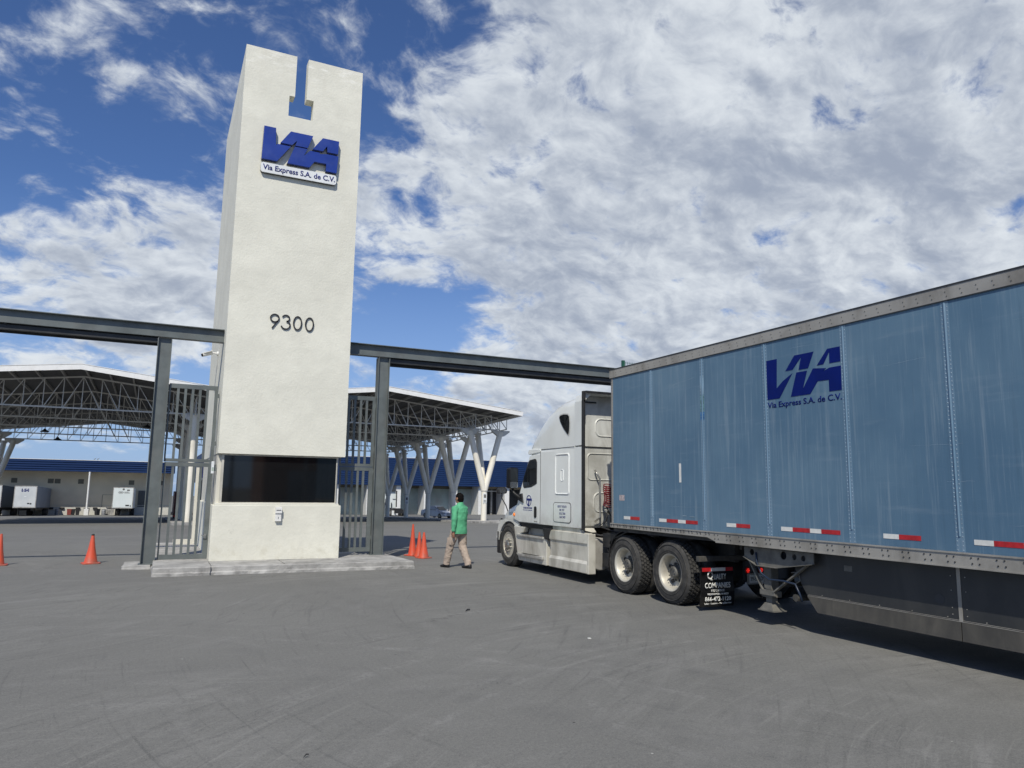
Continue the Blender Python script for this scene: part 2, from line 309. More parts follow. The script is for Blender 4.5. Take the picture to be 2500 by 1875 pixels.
M_amber = mat("amber_lens", (0.75, 0.19, 0.03), 0.2, var=0.05, emit=(1.0, 0.25, 0.03), es=0.4)
M_taillit = mat("lit_red_led", (0.6, 0.01, 0.01), 0.3, emit=(1.0, 0.03, 0.02), es=0.9)
M_redlens = mat("red_lens", (0.16, 0.005, 0.006), 0.25, emit=(1.0, 0.02, 0.01), es=0.03)
M_hose = mat("red_air_line", (0.15, 0.008, 0.013), 0.4, var=0.1)
M_bluehose = mat("blue_air_line", (0.012, 0.022, 0.045), 0.4, var=0.1)
M_green = mat("green_fence_paint", (0.015, 0.085, 0.05), 0.5)
M_roofblue = mat("corrugated_blue", (0.010, 0.030, 0.098), 0.55, var=0.15, stretch=(.3, .3, 6), spec=0.25)
M_whwall = mat("warehouse_wall", (0.74, 0.64, 0.47), 0.9, var=0.06, vscale=0.4)
M_dock = mat("dock_wall", (0.55, 0.54, 0.49), 0.9, var=0.08)
M_vent = mat("vent_louvre", (0.16, 0.15, 0.115), 0.7, stretch=(.1, .1, 20), var=0.35, vscale=2)
M_panel = mat("shed_panel", (0.42, 0.50, 0.48), 0.6, var=0.25, vscale=0.22, dirt=(0.44, 0.36, 0.32), dirt_amt=0.55)
M_trwhite = trailer_mat("old_white_trailer", (0.50, 0.53, 0.55), (0.60, 0.62, 0.62), (0.40, 0.38, 0.35), 0.5)
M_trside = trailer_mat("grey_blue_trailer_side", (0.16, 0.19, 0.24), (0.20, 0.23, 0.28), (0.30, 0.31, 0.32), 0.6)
M_trwhite2 = trailer_mat("clean_white_trailer", (0.64, 0.70, 0.69), (0.70, 0.74, 0.73), (0.5, 0.52, 0.5), 0.4)
M_car = mat("silver_car_paint", (0.62, 0.62, 0.63), 0.3, metal=0.15, coat=0.5, var=0.03)
M_drum = mat("steel_drum", (0.28, 0.29, 0.31), 0.5, metal=0.4, var=0.25)
M_binblack = mat("black_bin", (0.02, 0.02, 0.022), 0.6)
M_binred = mat("red_bin", (0.22, 0.05, 0.04), 0.6)
M_boothb = mat("booth_blue", (0.012, 0.03, 0.30), 0.5)
M_skin = mat("skin", (0.30, 0.15, 0.095), 0.55, var=0.08)
M_hair = mat("black_hair", (0.006, 0.005, 0.005), 0.9, var=0.3, vscale=20, bump=0.6, bscale=60, spec=0.1)
M_jacket = mat("green_jacket", (0.085, 0.36, 0.19), 0.8, var=0.14, vscale=4, bump=0.6, bscale=9)
M_pants = mat("khaki_trousers", (0.37, 0.30, 0.245), 0.9, var=0.14, vscale=5, bump=0.7, bscale=8)
M_shoe = mat("black_shoe", (0.014, 0.014, 0.015), 0.5)

# ------------------------------------------------------------------ mesh helper
def tag(o, label=None, cat=None, group=None, kind=None):
    if label: o['label'] = label
    if cat: o['category'] = cat
    if group: o['group'] = group
    if kind: o['kind'] = kind
    return o
def thing(name, loc, label, cat, group=None, rz=0.0):
    o = bpy.data.objects.new(name, None); COL.objects.link(o); o.location = loc; o.rotation_euler = (0, 0, rz)
    o.empty_display_size = 0.2
    return tag(o, label, cat, group)
class MB:
    def __init__(s): s.v = []; s.f = []; s.mi = []; s.m = 0
    def add(s, vs, fs):
        b = len(s.v); s.v += [tuple(v) for v in vs]
        for f in fs: s.f.append(tuple(i+b for i in f)); s.mi.append(s.m)
        return s
    def box(s, x0, x1, y0, y1, z0, z1):
        return s.add([(x0, y0, z0), (x1, y0, z0), (x1, y1, z0), (x0, y1, z0), (x0, y0, z1), (x1, y0, z1), (x1, y1, z1), (x0, y1, z1)],
                     [(3, 2, 1, 0), (4, 5, 6, 7), (0, 1, 5, 4), (1, 2, 6, 5), (2, 3, 7, 6), (3, 0, 4, 7)])
    def prism(s, poly, ax, a, b):
        """poly of 2-D points, extruded along axis ax from a to b; the 2-D axes are the other two in order"""
        k = len(poly)
        # keep normals outwards whatever the winding
        area = sum(poly[i][0]*poly[(i+1) % k][1]-poly[(i+1) % k][0]*poly[i][1] for i in range(k))
        if ax == 'y': area = -area
        if area < 0: poly = poly[::-1]
        lo, hi = min(a, b), max(a, b)
        def P(p, t): return {'x': (t, p[0], p[1]), 'y': (p[0], t, p[1]), 'z': (p[0], p[1], t)}[ax]
        vs = [P(p, lo) for p in poly]+[P(p, hi) for p in poly]
        fs = [tuple(range(k-1, -1, -1)), tuple(range(k, 2*k))]+[(i, (i+1) % k, k+(i+1) % k, k+i) for i in range(k)]
        return s.add(vs, fs)
    def tube(s, p, q, r, n=8, r2=None):
        p = Vector(p); q = Vector(q); r2 = r if r2 is None else r2
        d = (q-p).normalized(); a = d.orthogonal().normalized(); b = d.cross(a)
        vs = [p+(a*cos(2*pi*i/n)+b*sin(2*pi*i/n))*r for i in range(n)]+[q+(a*cos(2*pi*i/n)+b*sin(2*pi*i/n))*r2 for i in range(n)]
        return s.add(vs, [tuple(range(n-1, -1, -1)), tuple(range(n, 2*n))]+[(i, (i+1) % n, n+(i+1) % n, n+i) for i in range(n)])
    def bar(s, p, q, wd, ht=None, up=(0, 0, 1)):
        ht = ht or wd; p = Vector(p); q = Vector(q); d = (q-p).normalized(); u = Vector(up)
        a = d.cross(u)
        a = a.normalized() if a.length > 1e-4 else d.orthogonal().normalized()
        b = a.cross(d)
        o = [a*x*wd/2+b*y*ht/2 for x, y in ((-1, -1), (1, -1), (1, 1), (-1, 1))]
        return s.add([p+k for k in o]+[q+k for k in o], [(0, 1, 2, 3), (7, 6, 5, 4), (1, 0, 4, 5), (2, 1, 5, 6), (3, 2, 6, 7), (0, 3, 7, 4)])
    def path(s, pts, r, n=8):
        pts = [Vector(p) for p in pts]; rings = []; a = None
        for i, p in enumerate(pts):
            d = (pts[min(i+1, len(pts)-1)]-pts[max(i-1, 0)]).normalized()
            a = d.orthogonal().normalized() if a is None else (a-d*a.dot(d)).normalized()
            b = d.cross(a); rr = r[i] if isinstance(r, (list, tuple)) else r
            rings.append([p+(a*cos(2*pi*k/n)+b*sin(2*pi*k/n))*rr for k in range(n)])
        return s.loft(rings)
    def loft(s, rings, caps=True, closed=True):
        n = len(rings[0]); vs = [v for r_ in rings for v in r_]; fs = []
        for i in range(len(rings)-1):
            for k in range(n if closed else n-1):
                fs.append((i*n+k, i*n+(k+1) % n, (i+1)*n+(k+1) % n, (i+1)*n+k))
        if caps: fs += [tuple(range(n-1, -1, -1)), tuple(range((len(rings)-1)*n, len(rings)*n))]
        return s.add(vs, fs)
    def lathe(s, prof, c, ax='x', n=40, closed=False):
        """prof: (axial, radius)"""
        rings = []
        for a, r in prof:
            ring = []
            for k in range(n):
                t = 2*pi*k/n; u, v = cos(t)*r, sin(t)*r
                ring.append({'x': (c[0]+a, c[1]+u, c[2]+v), 'y': (c[0]+u, c[1]+a, c[2]+v), 'z': (c[0]+u, c[1]+v, c[2]+a)}[ax])
            rings.append(ring)
        if closed: rings.append(rings[0])
        return s.loft(rings, caps=not closed)
    def build(s, name, mt, parent=None, org=None, smooth=False, bevel=0, seg=2, fix=False, auto=None):
        me = bpy.data.meshes.new(name)
        if org is None: org = parent_org(parent)
        me.from_pydata([(v[0]-org[0], v[1]-org[1], v[2]-org[2]) for v in s.v], [], s.f)
        for k in (mt if isinstance(mt, (list, tuple)) else [mt]): me.materials.append(k)
        me.polygons.foreach_set('material_index', s.mi)
        if smooth: me.polygons.foreach_set('use_smooth', [True]*len(me.polygons))
        if fix or auto:
            bm = bmesh.new(); bm.from_mesh(me)
            if fix: bmesh.ops.recalc_face_normals(bm, faces=bm.faces)
            if auto:
                for e in bm.edges:
                    if len(e.link_faces) == 2 and e.calc_face_angle(0) > R(auto): e.smooth = False
            bm.to_mesh(me); bm.free()
        me.update()
        o = bpy.data.objects.new(name, me); COL.objects.link(o)
        if parent: o.parent = parent
        else: o.location = org
        if bevel:
            md = o.modifiers.new('bevel', 'BEVEL'); md.width = bevel; md.segments = seg; md.limit_method = 'ANGLE'; md.angle_limit = R(35)
        return o
def parent_org(p):
    o = Vector((0, 0, 0))
    while p is not None:
        o = o+p.location; p = p.parent
    return tuple(o)
def kids(o): return [c for c in bpy.data.objects if c.parent == o]
_KID = {}
def copy_tree(o, loc=None, parent=None, label=None, rz=None):
    c = o.copy(); COL.objects.link(c); c.parent = parent
    for k in kids(o): copy_tree(k, parent=c)
    if loc is not None: c.location = loc
    if rz is not None: c.rotation_euler = (0, 0, rz)
    if label: c['label'] = label
    return c

def text(name, s, mt, parent, o, ux, uy, wd, ht, ex=0.002, bold=0.0, align='left', org=None, lit=False):
    """writing as thin real letters: o = lower left corner, ux/uy = reading and up directions, fitted to wd x ht"""
    cu = bpy.data.curves.new(name, 'FONT'); cu.body = s; cu.size = 1.0; cu.offset = bold; cu.extrude = 0.0; cu.resolution_u = 3
    ob = bpy.data.objects.new(name, cu); COL.objects.link(ob)
    me = bpy.data.meshes.new_from_object(ob)
    bpy.data.objects.remove(ob)
    xs = [v.co.x for v in me.vertices]; ys = [v.co.y for v in me.vertices]
    x0, x1, y0, y1 = min(xs), max(xs), min(ys), max(ys)
    fx = wd/(x1-x0) if wd else ht/(y1-y0)*1.0; fy = ht/(y1-y0)
    ux = Vector(ux); uy = Vector(uy); nn = ux.cross(uy)
    org = Vector(parent_org(parent) if org is None else org); o = Vector(o)
    bm = bmesh.new(); bm.from_mesh(me)
    if ex > 0:
        r_ = bmesh.ops.extrude_face_region(bm, geom=bm.faces[:])
        up = [g for g in r_['geom'] if isinstance(g, bmesh.types.BMVert)]
        for v in up: v.co.z = 1.0
    for v in bm.verts:
        lz = v.co.z
        v.co = o+ux*((v.co.x-x0)*fx)+uy*((v.co.y-y0)*fy)+nn*(ex*lz)-org
    bmesh.ops.recalc_face_normals(bm, faces=bm.faces)
    bm.to_mesh(me); bm.free(); me.materials.clear(); me.materials.append(mt)
    t = bpy.data.objects.new(name, me); COL.objects.link(t)
    if parent: t.parent = parent
    else: t.location = org
    return t
def plate(mb, pts, o, ux, uy, ex):
    """flat polygon(s) with thickness, points in the ux/uy plane from o"""
    ux = Vector(ux); uy = Vector(uy); nn = ux.cross(uy); o = Vector(o); k = len(pts)
    area = sum(pts[i][0]*pts[(i+1) % k][1]-pts[(i+1) % k][0]*pts[i][1] for i in range(k))
    if area < 0: pts = pts[::-1]
    vs = [o+ux*a+uy*b for a, b in pts]+[o+ux*a+uy*b+nn*ex for a, b in pts]
    mb.add(vs, [tuple(range(k-1, -1, -1)), tuple(range(k, 2*k))]+[(i, (i+1) % k, k+(i+1) % k, k+i) for i in range(k)])
def rrect(x0, x1, y0, y1, r, n=5):
    out = []
    for cx, cy, a0 in ((x1-r, y1-r, 0), (x0+r, y1-r, 90), (x0+r, y0+r, 180), (x1-r, y0+r, 270)):
        for i in range(n+1):
            a = R(a0+90*i/n); out.append((cx+r*cos(a), cy+r*sin(a)))
    return out
def zg(y): return 0.0 if y <= 21 else -0.027*(y-21)

# ------------------------------------------------------------------ ground
g = MB()
ys = [-600, 21, 140, 900, 7000]; zs = [0, 0, zg(140), zg(140)-0.019*760, zg(140)-0.019*760-0.012*6100]
for i in range(len(ys)):
    g.v += [(-4000, ys[i], zs[i]), (4000, ys[i], zs[i])]
for i in range(len(ys)-1):
    g.f.append((2*i, 2*i+1, 2*i+3, 2*i+2)); g.mi.append(0)
tag(g.build('ground', M_ground, org=(0, 0, 0)), 'grey dusty asphalt yard with tyre marks', 'ground', kind='structure')

def rough_slab(poly, z1, seed, amp=0.018, z0=-0.05):
    """cast concrete pad with a chipped, uneven foot"""
    rnd = random.Random(seed); pts = []
    k = len(poly)
    for i in range(k):
        a = Vector(poly[i]); b = Vector(poly[(i+1) % k]); nseg = max(1, int((b-a).length/0.12))
        for j in range(nseg): pts.append(a.lerp(b, j/nseg))
    mb = MB(); cen = sum(pts, Vector((0, 0)))/len(pts); rings = []
    for zf, am, out in ((z0, amp*2.2, 0.035), (z1*0.30, amp*2.0, 0.03), (z1*0.42, amp*0.6, 0.004), (z1-0.015, amp*0.3, 0.0), (z1, amp*0.3, -0.014)):
        r_ = []
        for p in pts:
            d = (p-cen).normalized(); q = p+d*(out+rnd.uniform(-1, 1)*am*0.5)
            r_.append((q.x, q.y, zf+rnd.uniform(-1, 1)*am*0.25 if zf not in (z0, z1) else zf))
        rings.append(r_)
    mb.loft(rings)
    return mb
p1 = rough_slab([(0.07, 16.52), (1.13, 16.50), (1.14, 16.56), (5.42, 16.50), (5.32, 18.62), (4.7, 18.62), (4.7, 23.6), (0.07, 23.6)], 0.17, 3)
tag(p1.build('pavement', M_conc, org=(0, 0, 0)), 'raised rough concrete pad that the gate tower stands on', 'pavement', kind='structure')
p2 = rough_slab([(-0.5, 18.08), (0.03, 18.06), (0.03, 19.0), (-0.5, 19.0)], 0.085, 5, 0.012)
tag(p2.build('pavement', M_conc, org=(0, 0, 0)), 'low concrete pad at the foot of the left gate post', 'pavement', kind='structure')
jn = MB()
jn.box(1.145, 1.155, 16.6, 17.6, 0.166, 0.173); jn.box(2.60, 2.61, 16.6, 17.6, 0.166, 0.173)
tag(jn.build('pavement_joint', M_under, org=(0, 0, 0)), 'dark joint lines across the concrete pad', 'joint', kind='structure')
for (x0, x1, y0, y1) in ((1.2, 9.8, 57.0, 94), (24.2, 50, 57.0, 66.0), (25.0, 28.0, 66.01, 94)):
    mb = MB(); z0, z1 = zg(y0), zg(y1)
    mb.add([(x0, y0, z0-.3), (x1, y0, z0-.3), (x1, y1, z1-.3), (x0, y1, z1-.3), (x0, y0, z0+.15), (x1, y0, z0+.15), (x1, y1, z1+.15), (x0, y1, z1+.15)],
           [(3, 2, 1, 0), (4, 5, 6, 7), (0, 1, 5, 4), (1, 2, 6, 5), (2, 3, 7, 6), (3, 0, 4, 7)])
    tag(mb.build('kerb', M_conc, org=(0, 0, 0)), 'concrete kerbed island under the canopy columns', 'kerb', kind='structure')

# ------------------------------------------------------------------ gate tower
TX0, TX1, TY, TYB, TZ = 1.18, 3.97, 17.65, 23.2, 12.30
tw = thing('gate_tower', (2.57, 18.0, 0.17), 'tall cream rendered gatehouse tower with a T shaped slot at its top', 'gate tower')
# front slab with the slot, polygon in X,Z
sx0, sx1, wx0, wx1 = 2.385, 2.665, 2.255, 2.835
zt, zb, zs_ = TZ, 10.72, 11.24
UX0, UX1 = 1.20, 4.02
front = [(UX0, 2.51), (UX1, 2.51), (UX1, zt), (sx1, zt), (sx1, zs_), (wx1, zs_), (wx1, zb), (wx0, zb), (wx0, zs_), (sx0, zs_), (sx0, zt), (UX0, zt)]
b_ = MB()
def concave(mb, poly, ax, a, b, split):
    """extrude a concave outline cut into convex pieces that meet edge to edge (caps only where they show)"""
    k = len(poly)
    def P(p, t): return {'x': (t, p[0], p[1]), 'y': (p[0], t, p[1]), 'z': (p[0], p[1], t)}[ax]
    for i in range(k):
        p, q = poly[i], poly[(i+1) % k]
        mb.add([P(p, a), P(q, a), P(q, b), P(p, b)], [(0, 1, 2, 3)])
    for pc in split:
        mb.add([P(p, a) for p in pc], [tuple(range(len(pc)))]); mb.add([P(p, b) for p in pc], [tuple(range(len(pc)))[::-1]])
pcs = [[(UX0, 2.51), (UX1, 2.51), (UX1, zb), (UX0, zb)], [(UX0, zb), (wx0, zb), (wx0, zs_), (UX0, zs_)], [(wx1, zb), (UX1, zb), (UX1, zs_), (wx1, zs_)],
       [(UX0, zs_), (sx0, zs_), (sx0, zt), (UX0, zt)], [(sx1, zs_), (UX1, zs_), (UX1, zt), (sx1, zt)]]
concave(b_, front, 'y', TY, TY+0.30, pcs)
b_.build('upper_wall', M_stucco, tw)
s_ = MB(); s_.box(UX0+.002, UX0+.25, TY+.30, TYB, 2.51, TZ-.004); s_.box(UX1-.25, UX1-.002, TY+.30, TYB, 2.51, TZ-.004)
s_.build('side_wall', M_stucco, tw)
bk = MB(); bk.box(UX0+.25, 1.75, TYB-.3, TYB-.01, 2.51, TZ-.01); bk.box(3.5, UX1-.25, TYB-.3, TYB-.01, 2.51, TZ-.01); bk.box(1.75, 3.5, TYB-.3, TYB-.01, 2.51, 10.4)
bk.box(UX0+.25, UX1-.25, TY+.3, TYB-.3, 9.9, 10.1)
bk.build('back_wall', M_stucco, tw)
lw = MB(); lw.box(TX0-.02, TX1, TY, TYB, 0.165, 1.375); lw.build('lower_wall', M_stucco, tw, bevel=.012)
sl = MB(); sl.box(TX0+.03, TX1-.05, TY+.015, TY+.34, 1.375, 1.415); sl.build('sill', M_stucco, tw, bevel=.006)
mid = MB(); mid.box(TX0+.035, TX1-.06, TY+.22, TYB-.02, 1.375, 2.51); mid.build('window_wall', M_stucco_b, tw)
wn = MB(); X0w, X1w, Z0w, Z1w = 1.295, 3.865, 1.415, 2.475
yw = TY+.11
for a in ((X0w, X0w+.05, Z0w, Z1w), (X1w-.022, X1w, Z0w, Z1w)): wn.box(a[0], a[1], yw, yw+.11, a[2], a[3])
wn.box(X0w, X1w, yw-.01, yw+.112, Z1w, 2.508); wn.box(X0w+.05, X1w-.022, yw, yw+.112, Z0w, Z0w+.022)
wf = wn.build('window_frame', mat("cream_frame", (0.50, 0.48, 0.42), 0.5), tw)
gl = MB(); gl.box(X0w+.05, X1w-.022, yw+.02, yw+.05, Z0w+.022, Z1w); gl.build('glass', M_glassdark, wf)
ct = MB()
for i in range(6): ct.box(X0w+.075+.014*i, X0w+.085+.014*i, yw+.055, yw+.08, Z0w+.03, Z1w-.01)
ct.build('curtain', M_black, wf)

sg = thing('wall_sign', (2.6, TY, 9.2), 'raised blue VIA company sign high on the cream tower', 'sign')
k_ = TY/19.0
def tz(p): return (p[0]*k_, (p[1]-1.8)*k_+1.8)
LV = [(1.84, 10.93), (2.13, 10.93), (2.15, 10.47), (2.19, 10.51), (2.52, 10.51), (2.20, 10.045), (1.82, 10.045)]
L1a = [(2.50, 10.92), (3.07, 10.92), (2.945, 10.56), (2.63, 10.56), (2.67, 10.70), (2.55, 10.56), (2.26, 10.56)]
L1b = [(2.62, 10.53), (2.94, 10.53), (2.86, 10.33), (3.01, 10.50), (3.26, 10.50), (3.26, 10.46), (3.45, 10.50), (3.75, 10.50), (3.72, 10.03), (3.44, 10.03), (3.44, 10.23), (3.14, 10.23), (3.02, 10.045), (2.45, 10.045)]
LAt = [(3.32, 10.92), (3.75, 10.92), (3.735, 10.56), (3.46, 10.56), (3.44, 10.72), (3.34, 10.56), (3.07, 10.56)]
for pl in (LV, L1a, L1b, LAt):
    q_ = [tz(p) for p in pl]
    mb = MB(); plate(mb, q_, (0, TY-.05, 0), (1, 0, 0), (0, 0, 1), .075)
    # the folded edge sits a little darker and behind
    mb2 = MB(); plate(mb2, q_, (0, TY-.004, 0), (1, 0, 0), (0, 0, 1), .046)
    L = mb.build('letter', M_blue, sg); mb2.build('letter_return', M_black, L)
pp = rrect(1.82*k_, 3.73*k_, 9.71*.929+1.8*.071, 9.97*.929+1.8*.071, .06, 5)
mb = MB(); plate(mb, pp, (0, TY-.055, 0), (1, 0, 0), (0, 0, 1), .035); tp = mb.build('text_plate', M_signwhite, sg)
mb = MB(); plate(mb, [(a, b-.004) for a, b in pp], (0, TY-.003, 0), (1, 0, 0), (0, 0, 1), .05); mb.build('plate_return', M_black, tp)
zz0 = 9.775*.929+1.8*.071
text('plate_writing', 'Via Express S.A. de C.V.', M_navy, tp, (1.735, TY-.091, zz0-.035), (1, 0, 0), (0, 0, 1), 1.70, .175, .004, bold=.022)

hn = thing('house_number', (2.6, TY, 5.4), 'black metal house number 9300 on the cream tower', 'house number')
def stroke(name, pts, wd, closed=False):
    mb = MB(); k = len(pts); left = []; right = []
    for i, p in enumerate(pts):
        a = pts[(i-1) % k] if closed or i > 0 else p; b = pts[(i+1) % k] if closed or i < k-1 else p
        d = Vector((b[0]-a[0], b[1]-a[1])).normalized(); nn = Vector((-d.y, d.x))*wd/2
        left.append((p[0]+nn.x, p[1]+nn.y)); right.append((p[0]-nn.x, p[1]-nn.y))
    rings = [[(l[0], TY-.03, l[1]), (r_[0], TY-.03, r_[1]), (r_[0], TY-.012, r_[1]), (l[0], TY-.012, l[1])] for l, r_ in zip(left, right)]
    if closed: rings.append(rings[0])
    mb.loft(rings, caps=not closed)
    return mb.build(name, M_black, hn, fix=True)
h0, hh = 5.44, .345      # foot and height of the figures
def arc(cx, cz, rx, rz, a0, a1, n=22): return [(cx+rx*cos(R(a0+(a1-a0)*i/n)), cz+rz*sin(R(a0+(a1-a0)*i/n))) for i in range(n+1)]
stroke('digit', arc(2.225, h0+hh-.105, .095, .09, -38, 322, 30)[::1]+[(2.18, h0+.012)][:0] or [], .029, False)
stroke('digit_stem', [(2.30, h0+hh-.16), (2.175, h0)], .029)
stroke('digit', arc(2.475, h0+hh-.085, .082, .075, 160, -80, 18)+arc(2.475, h0+.10, .10, .095, 80, -165, 22), .029)
stroke('digit', arc(2.745, h0+hh/2, .09, hh/2-.015, 0, 360, 32)[:-1], .029, True)
stroke('digit', arc(3.02, h0+hh/2, .09, hh/2-.015, 0, 360, 32)[:-1], .029, True)

mx = thing('mailbox', (2.555, TY, 1.0), 'small white metal mailbox fixed below the tower window', 'mailbox')
mb = MB(); mb.box(2.49, 2.62, TY-.075, TY-.001, 1.02, 1.335); mb.build('body', M_white, mx, bevel=.006)
mb = MB(); mb.prism([(TY-.095, 1.215), (TY-.06, 1.335), (TY-.075, 1.335), (TY-.11, 1.225)], 'x', 2.485, 2.625)
lid = MB(); lid.add([], []); lid.prism([(TY-.098, 1.20), (TY-.078, 1.20), (TY-.078, 1.32), (TY-.088, 1.33)], 'x', 2.484, 2.626); lid.build('lid', M_white, mx)
mb = MB(); mb.box(2.505, 2.605, TY-.100, TY-.0975, 1.262, 1.274); mb.build('slot', M_black, mx)
mb = MB(); mb.box(2.550, 2.561, TY-.079, TY-.0755, 1.07, 1.12); mb.build('keyhole', M_black, mx)
ib = thing('intercom_box', (1.12, 18.0, 2.1), 'slim cream intercom box on the left corner of the tower', 'intercom')
mb = MB(); mb.box(1.095, 1.155, 17.86, 17.99, 2.06, 2.33); mb.build('housing', M_signwhite, ib, bevel=.01)
mb = MB(); mb.box(1.155, 1.198, 17.9, 17.96, 2.12, 2.26); mb.build('bracket', M_steel, ib)
mb = MB(); mb.box(1.105, 1.145, 17.856, 17.859, 2.12, 2.20); mb.build('speaker_grille', mat("pale_green_plate", (.35, .42, .36), .5), ib)

cc = thing('security_camera', (1.15, 20.0, 5.1), 'white bullet security camera on the left wall of the tower', 'camera')
mb = MB(); mb.tube((1.2, 20, 5.12), (1.165, 20, 5.12), .055, 14); mb.path([(1.17, 20, 5.12), (1.08, 20, 5.13), (1.02, 19.99, 5.12)], .022, 8); mb.build('bracket', M_white, cc, smooth=False)
mb = MB(); mb.tube((1.04, 20.0, 5.12), (.82, 19.86, 5.03), .045, 14); mb.build('body', M_white, cc, smooth=True, auto=30)
mb = MB(); mb.box(.80, 1.05, 19.83, 20.03, 5.155, 5.17)
mb.v = [(x, y, z-(1.05-x)*.4) for x, y, z in mb.v]; mb.build('sun_visor', M_white, cc)
mb = MB(); mb.tube((.825, 19.863, 5.032), (.815, 19.857, 5.028), .038, 14); mb.build('lens', M_black, cc)

# ------------------------------------------------------------------ steel gateways
GY = 18.2
def ibeam(mb, x0, x1, z0, z1, y0, dp):
    """horizontal beam: two flanges, recessed web"""
    t = .016
    mb.box(x0, x1, y0, y0+dp, z1-t, z1); mb.box(x0, x1, y0, y0+dp, z0, z0+t); mb.box(x0, x1, y0+dp/2-.006, y0+dp/2+.006, z0+t, z1-t)
def icol(mb, x0, x1, y0, dp, z0, z1):
    t = .016
    mb.box(x0, x0+t, y0, y0+dp, z0, z1); mb.box(x1-t, x1, y0, y0+dp, z0, z1); mb.box(x0+t, x1-t, y0+dp*.32, y0+dp*.32+.012, z0, z1)
gw = thing('steel_gateway', (-0.05, GY+.1, 0.08), 'grey steel post and beam left of the tower with a sliding track', 'gateway', group='steel gateways beside the tower')
mb = MB(); icol(mb, -.185, .108, GY, .24, .06, 5.085); mb.build('post', M_steel, gw)
mb = MB(); mb.box(-.22, .145, GY-.03, GY+.27, .085, .10); mb.build('base_plate', M_steel, gw)
mb = MB(); ibeam(mb, -16, 1.195, 5.10, 5.40, GY-.02, .22); mb.build('beam', M_steel, gw)
tr = MB(); tr.box(-16, -.19, GY+.06, GY+.20, 4.97, 5.075); tr.box(-16, -.19, GY+.28, GY+.30, 4.93, 5.10)
for x in (-1.5, -3.1, -4.7, -6.3): tr.box(x, x+.04, GY+.02, GY+.28, 5.072, 5.1)
tr.build('sliding_track', M_dark, gw)
gw2 = thing('steel_gateway', (5.03, GY+.1, 0.17), 'grey steel post and long beam right of the tower reaching over the truck', 'gateway', group='steel gateways beside the tower')
mb = MB(); icol(mb, 4.885, 5.18, GY, .24, .165, 5.085); mb.build('post', M_steel, gw2)
mb = MB(); mb.box(4.85, 5.215, GY-.03, GY+.27, .172, .186); mb.build('base_plate', M_steel, gw2)
mb = MB(); ibeam(mb, 4.025, 17.5, 5.10, 5.40, GY-.02, .22); mb.build('beam', M_steel, gw2)
tr = MB(); tr.box(5.19, 17.5, GY+.06, GY+.20, 4.97, 5.075); tr.box(5.19, 17.5, GY+.28, GY+.30, 4.91, 5.10)
for x in (6.6, 8.2, 9.8): tr.box(x, x+.04, GY+.02, GY+.28, 5.072, 5.1)
tr.build('sliding_track', M_dark, gw2)
mb = MB(); icol(mb, 17.2, 17.5, GY, .24, 0, 5.085); mb.build('post', M_steel, gw2)

def gate(name, x0, x1, z0, zm0, zm1, z1, nb, label, door):
    t = thing(name, ((x0+x1)/2, GY+.12, z0), label, 'gate', group='barred gates between tower and posts')
    y0, y1 = GY+.10, GY+.15
    fr = MB(); fr.box(x0, x1, y0, y1, z1-.10, z1); fr.box(x0, x0+.035, y0, y1, zm0, z1-.10); fr.box(x1-.07, x1, y0, y1, zm0, z1-.10); fr.box(x0+.035, x1-.07, y0, y1, zm0, zm1)
    fr.build('frame', M_steel, t)
    st = (x1-.07-x0-.035)/(nb+1)
    for i in range(nb):
        xb = x0+.035+st*(i+1)
        mb = MB(); mb.box(xb-.027, xb+.027, y0+.004, y1-.004, zm1, z1-.10); mb.build('bar', M_steel, t)
    d = MB(); z_ = zm0-.012
    d.box(x0+.02, x0+.055, y0, y1, z0, z_); d.box(x1-.10, x1, y0, y1, z0, z_); d.box(x0+.055, x1-.10, y0, y1, z_-.09, z_); d.box(x0+.055, x1-.10, y0, y1, z0, z0+.10)
    lf = d.build('door_leaf', M_steel, t)
    st = (x1-.10-x0-.055)/(nb+1)
    for i in range(nb):
        xb = x0+.055+st*(i+1)
        mb = MB(); mb.box(xb-.027, xb+.027, y0+.004, y1-.004, z0+.10, z_-.09); mb.build('door_bar', M_steel, lf)
    if door:
        mb = MB(); mb.box(x1-.085, x1-.045, y0-.03, y0-.002, .62, .72); mb.tube((x1-.065, y0-.03, .69), (x1-.065, y0-.07, .69), .011); mb.box(x1-.15, x1-.055, y0-.075, y0-.06, .68, .70); mb.build('lock', M_chrome, lf)
    for z in (z0+.3, 1.2, 2.15, 2.7, 3.8):
        mb = MB(); mb.tube((x1+.012, y0+.01, z), (x1+.012, y0+.01, z+.10), .016, 8); mb.build('hinge', M_steel, t)
    return t
gate('barred_gate', .125, 1.155, .175, 2.315, 2.385, 4.075, 5, 'grey barred pedestrian gate between left post and tower', True)
gate('barred_gate', 4.03, 4.875, .25, 2.315, 2.385, 4.075, 4, 'grey barred panel between tower and right post', False)
# low kerb and wall strip seen through the left gate
mb = MB(); mb.box(1.02, 1.10, 23.0, 23.06, .17, 2.3); mb.box(.55, 1.02, 23.0, 23.06, .17, .30)
tag(mb.build('gate_stop', M_stucco_b, org=(1.0, 23, .17)), 'cream upright and low sill behind the left barred gate', 'gate stop')

